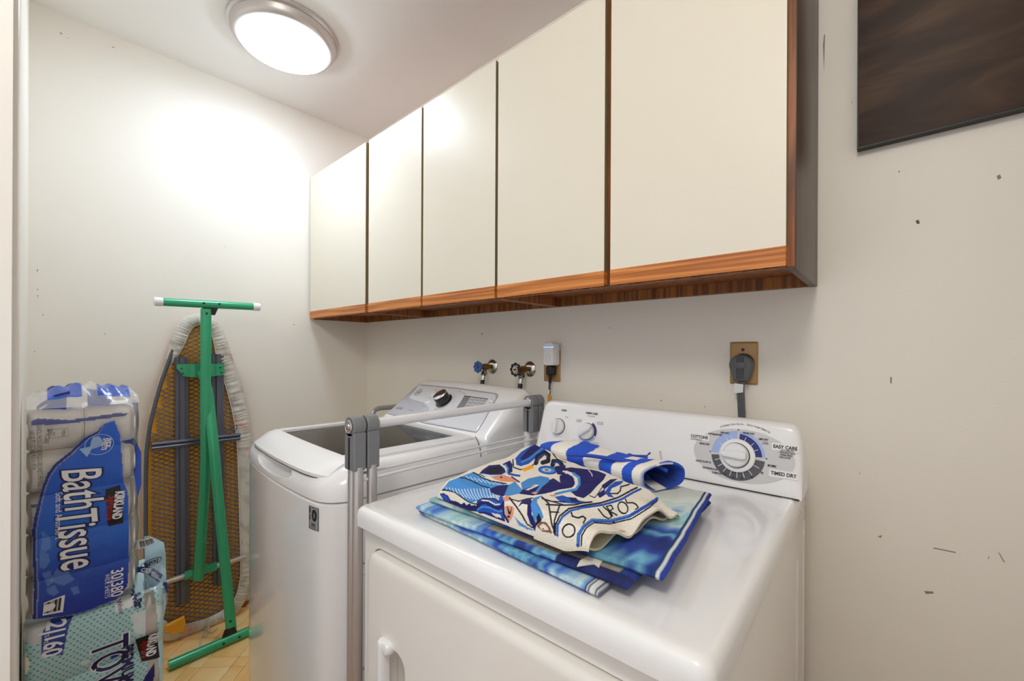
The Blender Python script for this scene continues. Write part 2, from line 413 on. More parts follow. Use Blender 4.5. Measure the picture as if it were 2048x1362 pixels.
# ------------------------------------------------------------------ measuring on the face of a thing
def ray(x, y):
    dx, dy = x-CXP, y-HY
    u = dx*math.cos(ROLL)+dy*math.sin(ROLL); v = -dx*math.sin(ROLL)+dy*math.cos(ROLL)
    return FW+RT*u/FPX-UP*v/FPX
def uvof(th, o, ex, ey):
    c, s = math.cos(th.rot), math.sin(th.rot); Rm = np.array([[c, -s, 0], [s, c, 0], [0, 0, 1]])
    O = np.array(th.loc)+Rm@np.array(o, float); EX = Rm@np.array(ex, float); EY = Rm@np.array(ey, float)
    EX /= np.linalg.norm(EX); EY /= np.linalg.norm(EY); n = np.cross(EX, EY)
    def f(px, py):
        r = ray(px, py); q = CAM+r*(((O-CAM)@n)/(r@n))-O; return float(q@EX), float(q@EY)
    return f
def grid(us, vs, fn, skip=None):
    v = [fn(a, b) for b in vs for a in us]; n = len(us); f = []
    for j in range(len(vs)-1):
        for i in range(n-1):
            if skip and skip((us[i]+us[i+1])/2, (vs[j]+vs[j+1])/2): continue
            f.append((j*n+i, j*n+i+1, (j+1)*n+i+1, (j+1)*n+i))
    return v, f
def solid(g, off):
    v, f = list(g[0]), list(g[1]); n = len(v)
    v2 = [(p[0]+off[0], p[1]+off[1], p[2]+off[2]) for p in v]; e = {}
    for q in f:
        for a, b in zip(q, q[1:]+q[:1]): e[(a, b)] = 1
    side = [(a, b, b+n, a+n) for (a, b) in e if (b, a) not in e]
    used = sorted({i for q in f for i in q}); mp = {}
    vv = [];
    allf = f+[tuple(i+n for i in q[::-1]) for q in f]+side
    for q in allf:
        for i in q:
            if i not in mp: mp[i] = len(vv); vv.append((v+v2)[i])
    return vv, [tuple(mp[i] for i in q) for q in allf]
def linsp(a, b, n): return [a+(b-a)*i/(n-1) for i in range(n)]

# ------------------------------------------------------------------ washing machine
t = Thing('washing_machine', 'white top-load washing machine with glass lid and silver control console', 'washing machine', (1.376, -.868, 0), math.radians(-2.6))
WX = -.686
def yf(x):
    q = (x-WX/2)/(-WX/2); return -.022*(1-q*q)+.045*abs(q)**16
wol = [(x, yf(x)) for x in [WX/2-WX/2*math.sin(math.pi*(i/40-.5)) for i in range(41)]]+[(0, .725), (-.006, .739), (-.02, .745), (WX+.02, .745), (WX+.006, .739), (WX, .725)]
body = t.add('cabinet_body', slab(wol, [(.01, .0), (.01, .03), (0, .032), (0, .853), (.004, .857)]), m_white, local=True)
cut(body, lathe([(.235, .35), (.235, 1.0)], (-.345, .29, 0), seg=40))
dg_ = slab(wol, [(.003, .859), (-.002, .863), (-.002, .884), (.003, .905), (.012, .922), (.026, .934), (.040, .940), (.052, .9425)])
dg_ = ([(p[0], p[1], p[2] if p[2] < .87 else p[2]-.022*max(0, 1-max(0, p[1]+.02)/.10)**1.3*(p[2]-.87)/.07) for p in dg_[0]], dg_[1])
deck = t.add('top_deck', dg_, m_plastic, local=True)
cut(deck, slab(rrect(-.585, -.09, .075, .472, .03), [(0, .7), (0, 1.0)]))
sp_ = lathe([(.001, -1), (.38, -.92), (.7, -.71), (.92, -.38), (1, 0), (.92, .38), (.7, .71), (.38, .92), (.001, 1)], (0, 0, 0), seg=32)
cut(deck, ([(-.345+p[0]*.15, -.02+p[1]*.036, .898+p[2]*.023) for p in sp_[0]], sp_[1]))
t.add('wash_tub', (lambda g: (g[0], g[1][:-2]))(lathe([(.05, .40), (.22, .40), (.232, .44), (.232, .80), (.228, .855)], (-.345, .29, 0), seg=48)), m_steel, local=True)
def zl(y):
    k = max(0, (.085-y)/.085); return .9515-.030*k**1.5
us = sorted(linsp(-.640, -.046, 26)+[-.578, -.097]); vs_ = sorted(linsp(0, .488, 26)+[.083, .465])
def lidf(u, v):
    q = (u+.343)/.297; e = abs(q)**10; b = max(0, 1-v/.25)
    return (u, v-.012*(1-q*q)*b-.002+.022*(abs(q)**8)*max(0, 1-v/.06), zl(v)-.004*e)
t.add('lid', solid(grid(us, vs_, lidf, lambda u, v: -.578 < u < -.097 and .083 < v < .465), (0, 0, -.008)), m_plastic, local=True)
lp_ = [lidf(u, 0) for u in linsp(-.640, -.046, 40)]
t.add('lid_shadow_line', tube([(p[0], p[1]+.0015, p[2]-.0095) for p in [lidf(-.640, .12), lidf(-.640, .06)]+lp_+[lidf(-.046, .06), lidf(-.046, .12), lidf(-.046, .3), lidf(-.046, .48)]], .0016, 6), m_dark, local=True)  # dark tube painted in as the shadow under the lid's overhanging edge
gm, nt, b = newmat('smoked_glass')
tr = N(nt, 'ShaderNodeBsdfTransparent'); tr.inputs[0].default_value = (.62, .59, .54, 1); gl = N(nt, 'ShaderNodeBsdfGlossy'); gl.inputs['Roughness'].default_value = .05
fz = N(nt, 'ShaderNodeFresnel'); fz.inputs[0].default_value = 1.6; mx = N(nt, 'ShaderNodeMixShader')
nt.links.new(fz.outputs[0], mx.inputs[0]); nt.links.new(tr.outputs[0], mx.inputs[1]); nt.links.new(gl.outputs[0], mx.inputs[2]); nt.links.new(mx.outputs[0], nt.nodes['Material Output'].inputs[0])
t.add('lid_glass', box(-.5785, -.0965, .0825, .4655, .9405, .9435), gm, local=True)
tr_ = t.add('tub_rim', slab(rrect(-.60, -.085, .07, .475, .03), [(0, .8585), (0, .8625)]), m_silver, local=True)
cut(tr_, lathe([(.228, .8), (.228, .9)], (-.345, .29, 0), seg=48))
dp = t.add('softener_dispenser', box(-.195, -.10, .30, .464, .905, .930, .004), M('dispenser_grey', (88, 90, 96), .35), local=True)
t.add('dispenser_grip', slab(ellipse(-.15, .345, .022, .012, 20), [(0, .930), (.002, .933)]), m_silver, dp, local=True)
# console
d0 = (0, .515, .953); ty = (0, .779, .627)
def prof(x):
    q = min(1, abs(x-WX/2)/(-WX/2)); h = math.sqrt(max(0, 1-q**28)); bw = .006*(1-q*q)
    pts = [(.498, .90), (.498, .934), (.503, .9425), (.509, .948)]+[(d0[1]+ty[1]*s, d0[2]+ty[2]*s) for s in (.0, .05, .1, .15, .19)]
    pts += [(.674, 1.0805), (.688, 1.088), (.705, 1.0905), (.722, 1.086), (.736, 1.072), (.744, 1.045), (.746, .90)]
    return [(x, y, z if z < .934 else .93+(z-.93)*max(h, .02)+(bw if z > 1.079 else 0)) for y, z in pts]
xs = [WX/2+(-WX/2)*math.sin(math.pi/2*k) for k in linsp(-1, 1, 61)]
t.add('console', loft([prof(x) for x in xs]), m_plastic, local=True)
mp = planemap(d0, (1, 0, 0), ty); uv = uvof(t, d0, (1, 0, 0), ty)
po = [(-.652, .004), (-.36, -.004), (-.072, .003)]+[(-.072-.034*(i/6)**1.2, .003+.15*i/6) for i in range(1, 7)]+[(-.108, .168), (-.116, .180), (-.13, .186)]+[(-.36, .193), (-.60, .191), (-.628, .188), (-.640, .178), (-.645, .16)]
pn = t.add('control_panel', slab(po, [(0, -.004), (0, .0012), (.0015, .002)], mp), m_silver, local=True)
t.add('panel_outline', ribbon(po+[po[0]], .0016, mp, .0021), m_grey, pn, local=True)
m_light = M('pale_gloss', (222, 223, 229), .15, var=.01)
t.add('gloss_overlay', flat([(-.63, .184), (-.612, .105), (-.56, .098), (-.48, .092), (-.42, .07), (-.385, .035), (-.36, .004), (-.08, .006), (-.112, .165), (-.13, .181), (-.36, .187), (-.6, .186)], mp, .0023), m_light, pn, local=True)
ku, kv = uv(889, 803)
kb = t.add('cycle_knob', lathe([(.036, .002), (.036, .006), (.030, .008), (.030, .034), (.028, .037)], mp(ku, kv, 0), np.cross((1, 0, 0), ty), 40), M('glossy_black', (22, 22, 24), .12, coat=.5), local=True)
t.add('knob_face', lathe([(.029, .0365), (.029, .039), (.027, .040)], mp(ku, kv, 0), np.cross((1, 0, 0), ty), 40), m_chrome, kb, local=True)
t.add('knob_pointer', ribbon([(ku+.003, kv-.006), (ku+.016, kv+.022)], .0016, mp, .0406), m_black, kb, local=True)
dq = [uv(909, 824.5), uv(960, 827), uv(977, 798.5), uv(930, 792)]
ds = t.add('display', flat(dq, mp, .0026), M('display_grey', (196, 197, 200), .25), local=True)
L = lambda a, b, k: (a[0]+(b[0]-a[0])*k, a[1]+(b[1]-a[1])*k)
t.add('display_window', flat([dq[0], L(dq[0], dq[1], .28), L(dq[3], dq[2], .28), dq[3]], mp, .003), M('lcd_grey', (140, 141, 142), .2), ds, local=True)
lines = [ribbon([L(dq[0], dq[1], k), L(dq[3], dq[2], k)], .001, mp, .0033) for k in (.48, .72, .93)]+[ribbon([L(dq[0], dq[3], .97), L(dq[1], dq[2], .97)], .003, mp, .0033)]
for k in (.38, .60, .83):
    for j, w_ in enumerate(('HOT', 'WARM', 'COOL', 'COLD')):
        c = L(L(dq[0], dq[1], k), L(dq[3], dq[2], k), .2+.2*j); lines.append(text(w_, .0065, mp, c[0], c[1], .0033))
t.add('display_lettering', join(*lines), m_dark, ds, local=True)
bu = uv(888, 833); t.add('blue_button', slab(ellipse(bu[0], bu[1], .0145, .0145, 24), [(0, .002), (0, .0035), (.002, .0042)], mp), M('blue_print', (58, 140, 215), .3), local=True)
for px, py, rx, ry in ((868, 789, .015, .010), (855, 805, .016, .011), (982, 803, .008, .006), (978, 811, .008, .006), (974, 819, .008, .006), (935, 829, .009, .007)):
    c = uv(px, py); t.add('button', slab(ellipse(*c, rx, ry, 20), [(0, .002), (0, .0038), (.0015, .0045)], mp), m_plastic, local=True)
lg = uv(837, 785.5)
t.add('maker_emblem', join(sector(*lg, .0165, .0195, 0, 360, mp, .003, 36), text('GE', .020, mp, lg[0], lg[1], .003, shear=.3, off=.0004)), m_grey, local=True)
tx = []
for s, px, py, sz in (('Start', 873, 781, .008), ('Pause', 860, 797, .007), ('Power', 847, 813, .007), ('Hot', 921, 784, .008), ('Whites', 929, 788, .008), ('Colors', 932, 794, .008), ('Bulk Items', 931, 801, .008), ('Normal', 926, 808, .008), ('Delicates', 918, 819, .008), ('Soak', 876, 814, .008), ('Drain', 872, 820, .008), ('Deep Fill', 893, 821.5, .008), ('Water Level', 872, 829, .0085), ('Deep Rinse', 871, 833, .007), ('Soil', 985, 799, .006), ('Temp', 981, 807, .006), ('Spin', 977, 815, .006)):
    c = uv(px, py); tx.append(text(s, sz, mp, c[0], c[1], .0032))
c = uv(800, 817.5); tx.append(text('4.5 DS', .018, mp, c[0]-.005, c[1], .0026, off=.0004)); c = uv(823, 821); tx.append(text('high efficiency', .006, mp, c[0], c[1], .0026))
for g in tx: t.add('lettering', g, m_grey, local=True)
t.add('seam_line', join(tube([(-.055, .497, .9475), (-.03, .486, .938), (-.010, .478, .920), (.001, .473, .895)], .0012, 6)), m_dark, local=True)
# ten year sticker on the bowed front
mps = lambda u, v, w=0: (u, yf(u)-.0006-w, v)
gs = grid(linsp(-.086, -.046, 7), [.79, .846], lambda u, v: mps(u, v))
st = t.add('sticker', gs, M('sticker_silver', (160, 160, 164), .3, .2), local=True)
t.add('sticker_print', join(ribbon([(-.0845, .7915), (-.066, .7915), (-.0475, .7915), (-.0475, .8445), (-.066, .8445), (-.0845, .8445), (-.0845, .7915)], .0016, mps, .0004), text('1', .014, mps, -.080, .835, .0004, off=.0012), text('i', .016, mps, -.080, .818, .0004, off=.001), text('0', .036, mps, -.062, .824, .0004, off=.002),
     text('YEAR', .007, mps, -.066, .803, .0004, off=.0003), text('MOTOR', .006, mps, -.066, .797, .0004)), m_black, st, local=True)

# ------------------------------------------------------------------ clothes dryer
t = Thing('clothes_dryer', 'white front-load clothes dryer with dial console and stacked towels on top', 'dryer', (2.224, -.872, 0), math.radians(1.5))
DX = -.672
bd = t.add('cabinet_body', box(DX+.002, -.002, .014, .735, .0, .8755, .010, 3), m_offwhite, local=True)
cut(bd, slab(rrect(DX+.038, -.052, .10, .842, .03), [(0, -.0), (0, .022)], lambda u, v, w: (u, w, v)))
t.add('top_panel', slab(rrect(DX, 0, -.006, .73, .016), [(.002, .877), (0, .879), (0, .900), (.0025, .909), (.0075, .9142), (.014, .9155), (.03, .9155), (.034, .9148)]), m_white, local=True)
dr = t.add('door', slab(rrect(DX+.0405, -.0545, .105, .839, .028), [(0, .021), (0, .004), (.003, -.001), (.009, -.004), (.018, -.005)], lambda u, v, w: (u, w, v)), m_offwhite, local=True)
cut(dr, slab(rrect(DX+.112, DX+.172, .40, .690, .028), [(0, -.03), (0, .03)], lambda u, v, w: (u, w, v)))
cut(bd, slab(rrect(DX+.112, DX+.172, .40, .690, .028), [(0, -.03), (0, .06)], lambda u, v, w: (u, w, v)))
t.add('handle', slab(rrect(DX+.098, DX+.118, .38, .700, .009), [(0, .0), (0, -.012), (.003, -.017), (.007, -.018)], lambda u, v, w: (u, w, v)), m_white, dr, local=True)
t.add('handle', slab(rrect(DX+.10, DX+.135, .676, .700, .010), [(0, .0), (0, -.010), (.003, -.015), (.007, -.016)], lambda u, v, w: (u, w, v)), m_white, dr, local=True)
# ribs pressed into the side panel
t.add('side_rib', box(-.003, .0006, .60, .606, .05, .80), m_offwhite, local=True)
t.add('side_rib', box(-.003, .0006, .70, .706, .05, .85), m_offwhite, local=True)
# console
c0 = (0, .622, .9165); tc = (0, .2316, .9728)
def prof2(x):
    a, b = -.694, .004; q = abs((x-(a+b)/2)/((b-a)/2)); h = (1-q**46)**.5 if q < 1 else 0
    pts = [(.619, .9155)]+[(c0[1]+tc[1]*s, c0[2]+tc[2]*s) for s in (.0, .03, .07, .11, .142)]+[(.6585, 1.0625), (.666, 1.068), (.678, 1.070), (.695, 1.064), (.715, 1.03), (.728, .98), (.73, .9155)]
    return [(x, y, z if z < .93 else .93+(z-.93)*(.35+.65*h)) for y, z in pts]
xs = [-.345+.349*math.sin(math.pi/2*k) for k in linsp(-1, 1, 71)]
t.add('console', loft([prof2(x) for x in xs]), m_plastic, local=True)
t.add('console_gap', box(-.69, .0, .6175, .6195, .914, .9175), m_dark, local=True)
mp = planemap(c0, (1, 0, 0), tc); uv = uvof(t, c0, (1, 0, 0), tc); nz = np.cross((1, 0, 0), tc)
m_k = M('knob_white', (228, 229, 232), .25, var=.02)
def knob(px, py, r, ang, dial=1.35):
    u, v = uv(px, py)
    kd = t.add('knob_disc', lathe([(r*dial, .0), (r*dial, .0015), (r*dial*.96, .002)], mp(u, v), nz, 40), m_plastic, local=True)
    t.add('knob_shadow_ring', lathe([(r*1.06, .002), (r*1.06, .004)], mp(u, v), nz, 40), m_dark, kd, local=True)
    k = t.add('knob', lathe([(r, .003), (r, .010), (r*.93, .014), (r*.6, .015)], mp(u, v), nz, 40), m_k, local=True)
    ca, sa = math.cos(ang), math.sin(ang)
    f2 = lambda a, b, w: mp(u+a*ca-b*sa, v+a*sa+b*ca, w)
    t.add('grip', slab([(-r*.96, -.0055), (r*.7, -.007), (r*1.08, -.002), (r*1.08, .002), (r*.7, .007), (-r*.96, .0055)], [(0, .012), (0, .022), (.0012, .0245), (.0025, .025)], f2), m_k, k, local=True)
    return u, v
knob(1117, 853, .0235, math.radians(92), 1.3)
u2, v2 = knob(1175, 863, .0235, math.radians(38), 1.3)
m_p1 = M('pale_blue_print', (160, 180, 230), .4); m_p2 = M('navy_print', (28, 36, 118), .4); m_p3 = M('charcoal_print', (84, 84, 92), .4); m_p4 = M('pale_grey_print', (205, 205, 209), .4)
t.add('fabric_care_ring', join(sector(u2, v2, .0255, .031, 60, -20, mp, .0026)), m_p2, local=True)
t.add('fabric_care_ring', join(sector(u2, v2, .0255, .031, -25, -160, mp, .0026)), m_p1, local=True)
uu, vv = uv(1475, 911)
eu, ev = uv(1482, 911)
t.add('dial_oval', flat(ellipse(eu, ev, .104, .060, 60), mp, .0009), m_p4, local=True)
t.add('dial_ring', sector(uu, vv, .036, .056, 186, 355, mp, .0014, 30), m_p3, local=True, label='charcoal timed dry arc')
t.add('dial_ring', sector(uu, vv, .036, .056, 180, 93, mp, .0014, 20), m_p1, local=True, label='pale blue cottons arc')
t.add('dial_ring', sector(uu, vv, .036, .050, 87, 4, mp, .0014, 20), m_p2, local=True, label='navy easy care arc')
t.add('dial_ring', sector(uu, vv, .050, .056, 87, 4, mp, .0014, 20), m_p1, local=True)
t.add('dial_disc', lathe([(.0375, .001), (.0375, .007), (.035, .009)], mp(uu, vv), nz, 48), m_plastic, local=True)
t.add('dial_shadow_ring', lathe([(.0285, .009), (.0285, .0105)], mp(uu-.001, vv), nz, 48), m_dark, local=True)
k = t.add('timer_knob', lathe([(.027, .009), (.027, .018), (.024, .022), (.012, .023)], mp(uu-.001, vv), nz, 48), m_k, local=True)
t.add('grip', slab([(-.034, 0), (-.022, -.007), (.018, -.009), (.025, -.006), (.025, .006), (.018, .009), (-.022, .007)], [(0, .020), (0, .030), (.0015, .033), (.003, .0335)], lambda a, b, w: mp(uu-.001+a, vv+b, w)), m_k, k, local=True)
ticks = []
for a in (200, 218, 236, 254, 272, 290, 310, 335): 
    c, s = math.cos(math.radians(a)), math.sin(math.radians(a)); ticks.append(ribbon([(uu+.037*c, vv+.037*s), (uu+.050*c, vv+.050*s)], .0013, mp, .0018))
for a in (150, 125, 110, 70, 45, 25):
    c, s = math.cos(math.radians(a)), math.sin(math.radians(a)); ticks.append(ribbon([(uu+.038*c, vv+.038*s), (uu+.046*c, vv+.046*s)], .001, mp, .0018))
for g in ticks: t.add('dial_tick', g, m_plastic, local=True)
tx = []; bx_ = []
for s, px, py, sz, of, fr_ in (('START', 1129, 821, .0075, .0003, 0), ('FABRIC CARE', 1184, 827, .0075, .0003, 0), ('4 Heat Settings', 1183, 832.5, .0048, 0, 0), ('START', 1134, 834.5, .0045, 0, 0), ('COTTONS', 1159, 840, .0045, 0, 0), ('REG HEAT', 1158, 843, .0045, 0, 0), ('EASY CARE', 1201, 845, .0045, 0, 0), ('MED HEAT', 1201, 848.5, .0045, 0, 0), ('FLUFF', 1149, 881, .0045, 0, 0), ('NO HEAT', 1148, 884, .0045, 0, 0), ('DELICATES', 1192, 886.5, .0045, 0, 0), ('LOW HEAT', 1191, 890, .0045, 0, 0),
        ('COTTONS', 1399, 874, .0098, .0003, 1), ('AUTOMATIC', 1393, 879, .0055, 0, 0), ('EASY CARE', 1570.5, 895.5, .0105, .0003, 1), ('AUTOMATIC', 1575, 902, .005, .0001, 0), ('WRINKLE FREE', 1574.5, 906.5, .005, .0001, 0), ('PERM PRESS', 1573, 911, .005, .0001, 0), ('DELICATES', 1570, 915.5, .005, .0001, 0), ('TIMED DRY', 1567, 949.5, .0108, .0003, 1),
        ('MORE DRY', 1410, 888, .0055, .0002, 0), ('OPTIMUM DRY', 1431, 869, .0055, .0002, 0), ('LESS DRY', 1450, 866, .0055, .0002, 0), ('MORE DRY', 1498, 867, .0055, .0002, 0), ('LESS DRY', 1527, 879, .0055, .0002, 0), ('COOL', 1531, 885, .0045, 0, 0), ('DOWN', 1531, 888, .0045, 0, 0), ('QUICK FLUFF 10', 1407, 923, .0055, .0002, 0), ('DEWRINKLE 20', 1420, 937, .0055, .0002, 0), ('DAMP DRY 30', 1438, 947, .0055, .0002, 0), ('40', 1466, 955, .006, .0003, 0), ('50', 1484, 957, .006, .0003, 0), ('60', 1504, 955, .006, .0003, 0), ('70', 1524, 946, .006, .0003, 0), ('80 MIN', 1544, 932, .006, .0003, 0)):
    u, v = uv(px, py); g = text(s, sz, mp, u, v, .0022, off=of, sx=.86); tx.append(g)
    if fr_:
        w_ = (max(p[0] for p in g[0])-min(p[0] for p in g[0]))/2+.003; bx_.append(sheet(rrect(u-w_, u+w_, v-sz*.72, v+sz*.72, .002, 3), mp, .0008, .0014))
for i, ch in enumerate('6 Clothes Care Cycles . Extra Large Capacity'):
    a = math.radians(117-54*i/43); tx.append(text(ch, .0062, mp, eu+.004+.112*math.cos(a), ev-.037+.109*math.sin(a), .0012, rot=a-math.pi/2, shear=.2))
for g in bx_: t.add('label_box', g, m_plastic, local=True)
for a in (180, 91, 2):
    tx.append(flat(ellipse(uu+.0585*math.cos(math.radians(a)), vv+.0585*math.sin(math.radians(a)), .0016, .0016, 10), mp, .002))
for g in tx[:35]+[join(*tx[35:])]: t.add('lettering', g, m_dark, local=True)
u, v = uv(1069, 883)
t.add('maker_emblem', join(sector(u, v, .0085, .0105, 0, 360, mp, .001, 28), text('GE', .0105, mp, u, v, .001, shear=.3, off=.0003)), m_grey, local=True)

# ------------------------------------------------------------------ folding drying rack in the gap
t = Thing('drying_rack', 'folded drying rack with grey hinge heads standing between the washer and dryer', 'drying rack', (1.478, -.54, 0))
m_rod = M('white_coated_rod', (226, 226, 230), .25, var=.02)
hx = 1.468
for y, front in ((-.848, True), (-.815, True), (-.238, False), (-.205, False)):
    h = t.add('hinge_head', join(lathe([(.021, -.0145), (.0225, -.0125), (.0225, .0125), (.021, .0145)], (hx, y, 1.058), (0, 1, 0), 28), box(hx-.0215, hx+.0215, y-.0145, y+.0145, .962, 1.045, .002, 1)), m_grey)
    if y in (-.848, -.238):
        t.add('pivot_ring', lathe([(.015, -.0165), (.0135, -.018), (.0125, -.0155)], (hx, y, 1.058), (0, 1, 0), 24), m_alu, h)
        t.add('pivot_button', lathe([(.009, -.014), (.009, -.0165), (.007, -.0195), (.003, -.021)], (hx, y, 1.058), (0, 1, 0), 20), m_chrome, h)
        t.add('slot', box(hx-.004, hx+.003, y-.0152, y-.014, .964, 1.034), m_black, h)
t.add('top_bar', tube([(hx, -.80, 1.058), (hx, -.252, 1.058)], .0115, 16), m_rod)
for dx, y in ((-.013, -.846), (.012, -.848), (.012, -.815), (-.013, -.238), (.012, -.205)):
    t.add('post', tube([(hx+dx, y, .97), (hx+dx*1.05, y, .012)], .0115, 16), m_alu if y < -.5 else m_rod)
    t.add('foot_cap', lathe([(.0135, 0), (.0135, .025), (.012, .028)], (hx+dx*1.05, y, 0), seg=16), m_grey)
for x, z in ((hx-.013, .946), (hx+.012, .938), (hx-.013, .74), (hx+.012, .73), (hx-.013, .5), (hx+.012, .49)):
    t.add('rod', tube([(x, -.846, z), (x, -.222, z)], .0034, 10), m_rod)

# ------------------------------------------------------------------ water valves, hoses, outlets
def valve(px, py, wpx, wpy, X, lab, blue):
    f0 = at(px, py, 1, 0); z = f0[2]; x = f0[0]
    t = Thing('water_valve', lab, 'valve', (x, -.001, z), group='washer water valves on the back wall')
    ax = (0, -1, 0)
    t.add('escutcheon', lathe([(.031, .0005), (.031, .003), (.026, .008), (.016, .013), (.012, .014)], (x, 0, z), ax, 32), m_chrome)
    t.add('body', join(lathe([(.0085, .010), (.0085, .03)], (x, 0, z), ax, 16), lathe([(.010, .026), (.0135, .03), (.0135, .052), (.011, .057), (.009, .07)], (x, 0, z), ax, 20), lathe([(.0095, .002), (.0095, .032)], (x, -.044, z), (0, -.25, -1), 16)), m_brass)
    hm = M('valve_blue', (44, 92, 165), .35) if blue else M('valve_black', (28, 30, 36), .35)
    y = -.088
    if blue:
        ol = [(x+(.0235+.002*math.cos(8*a))*math.cos(a), z+(.0235+.002*math.cos(8*a))*math.sin(a)) for a in [2*math.pi*i/64 for i in range(64)]]
        w = t.add('hand_wheel', slab(ol, [(.003, y+.007), (0, y+.004), (0, y-.002), (.004, y-.004), (.012, y-.002)], lambda u, v, q: (u, q, v)), hm)
    else:
        rg = spline([(x+(.0225+.0025*math.cos(8*a))*math.cos(a), y, z+(.0225+.0025*math.cos(8*a))*math.sin(a)) for a in [2*math.pi*i/48 for i in range(49)]], 1)
        gs = [tube(rg, .0034, 8, False)]
        for i in range(4):
            a = math.pi*i/4; gs.append(tube([(x-.021*math.cos(a), y, z-.021*math.sin(a)), (x+.021*math.cos(a), y, z+.021*math.sin(a))], .0022, 6))
        w = t.add('hand_wheel', join(*gs), hm)
        t.add('wheel_plate', lathe([(.012, .0), (.012, .003)], (x, y, z), ax, 24), m_chrome, w)
    t.add('wheel_screw', lathe([(.0045, .003), (.0045, .0065), (.002, .0075)], (x, y, z), ax, 12), m_brass, w)
    return x, z
x1, z1 = valve(985, 733, 957, 735, 1.06, 'brass water valve with a solid blue hand wheel', True)
x2, z2 = valve(1060, 738, 1026, 740, 1.27, 'brass water valve with an open black spoked hand wheel', False)
for x, z, lab in ((x1, z1, 'black water hose hanging under the blue valve'), (x2, z2, 'black water hose hanging under the black spoked valve')):
    t = Thing('water_hose', lab, 'hose', (x, -.052, z-.04), group='washer water hoses')
    dn = Vector((0, -.25, -1)).normalized(); s0 = Vector((x, -.044, z))
    t.add('coupling', join(lathe([(.0125, .022), (.0135, .025), (.0135, .037), (.011, .039)], s0, dn, 8), lathe([(.0078, .037), (.0085, .042), (.0085, .062)], s0, dn, 16)), m_chrome)
    e = s0+dn*.058
    t.add('hose', tube(spline([tuple(e), tuple(e+dn*.04), (x-.004, -.088, z-.16), (x-.01, -.075, z-.30), (x-.01, -.06, z-.55)], 6), .0092, 14), m_black)
t = Thing('drain_hose', 'grey drain hose looping beside the back left of the washer', 'hose', (.655, -.09, .94))
p1, p2, p3 = at(744, 833, 0, .672), at(752, 819, 0, .655), at(775, 815, 0, .655)
t.add('hose', tube(spline([(.665, p1[1], .78), (.668, p1[1]-.005, .90), tuple(p1), tuple(p2), tuple(p3), (.652, -.12, p3[2]-.01), (.65, -.04, .90)], 6), .0105, 14), M('drain_grey', (150, 148, 144), .3, .3))
m_tan = M('tan_cover_plate', (176, 140, 92), .4, .15, var=.1)
a = at(1086, 698, 1, 0); b = at(1121, 762, 1, 0)
t = Thing('outlet_plate', 'tan outlet cover plate behind the white plug-in device', 'outlet', ((a[0]+b[0])/2, -.001, b[2]), group='tan outlet plates')
t.add('cover', slab(rrect(a[0]+.008, b[0], b[2]-.003, a[2]-.006, .003, 2), [(0, -.0005), (0, -.003), (.003, -.006), (.006, -.0065)], lambda u, v, w: (u, w, v)), m_tan)
t.add('receptacle', slab(rrect(a[0]+.02, b[0]-.016, b[2]+.010, b[2]+.040, .012, 4), [(0, -.006), (0, -.008)], lambda u, v, w: (u, w, v)), M('receptacle_tan', (150, 116, 74), .45))
c = at(1097, 708, 1, -.05); x, z = c[0], c[2]
t = Thing('plug_in_device', 'small white plug-in device with a glowing blue line above the black plug', 'device', (x, -.028, z-.036))
mpd = lambda u, v, w: (u, w, v)
t.add('housing', slab(rrect(x-.0235, x+.0235, z-.043, z+.043, .010), [(.004, -.008), (0, -.014), (0, -.047), (.002, -.051), (.006, -.052)], mpd), m_plastic)
t.add('light_bar', box(x-.0225, x+.0225, -.0524, -.0505, z+.0250, z+.0260), emit('blue_led', (90, 140, 255), 4))
t.add('speaker_grille', join(*[ribbon([(x+.011*math.cos(q), z-.016+.014*math.sin(q)) for q in [2*math.pi*k/28 for k in range(29)]], .0009, lambda u, v, w: (u, -.0522-w, v)), ribbon([(x+.006*math.cos(q), z-.016+.007*math.sin(q)) for q in [2*math.pi*k/20 for k in range(21)]], .0008, lambda u, v, w: (u, -.0522-w, v))]), m_silver)
c = at(1100, 741, 1, -.03); x, z = c[0], c[2]
t = Thing('power_plug', 'black power plug and cord hanging under the white plug-in device', 'plug', (x, -.0085, z-.01))
t.add('plug_body', loft([[(x+u*s, w, z+v*s2) for u, v in rrect(-.015, .015, -.018, .018, .009)] for w, s, s2 in ((-.0085, .9, .95), (-.014, 1, 1), (-.03, 1, 1), (-.038, .85, .9), (-.041, .6, .7))]), m_black)
t.add('strain_relief', tube([(x, -.026, z-.014), (x-.001, -.027, z-.03), (x-.002, -.028, z-.048)], [.009, .0065, .0055], 14), m_black)
t.add('cord', tube(spline([(x-.002, -.028, z-.045), (x-.003, -.029, z-.07), (x-.002, -.028, z-.11), (x+.004, -.026, z-.16), (x+.006, -.025, z-.4)], 5), .004, 10), M('cord_grey', (70, 70, 72), .5))
t.add('warning_tag', slab([(x-.006, z-.115), (x+.010, z-.118), (x+.013, z-.10), (x+.003, z-.085), (x-.006, z-.095)], [(0, -.036), (0, -.0345)], mpd), M('orange_tag', (214, 160, 60), .5))
t.add('tag_tie', tube([(x-.002, -.033, z-.072), (x-.003, -.035, z-.088)], .0035, 8), m_plastic)
a = at(1460, 684, 1, 0); b = at(1517, 770, 1, 0)
t = Thing('outlet_plate', 'tan outlet cover plate behind the big grey dryer plug', 'outlet', ((a[0]+b[0])/2, -.001, b[2]), group='tan outlet plates')
t.add('cover', slab(rrect(a[0]+.001, b[0]-.001, b[2], a[2], .003, 2), [(0, -.0005), (0, -.003), (.003, -.006), (.006, -.0065)], mpd), m_tan)
t.add('receptacle', lathe([(.027, .006), (.027, .010)], ((a[0]+b[0])/2, 0, (a[2]+b[2])/2), (0, -1, 0), 32), m_black)
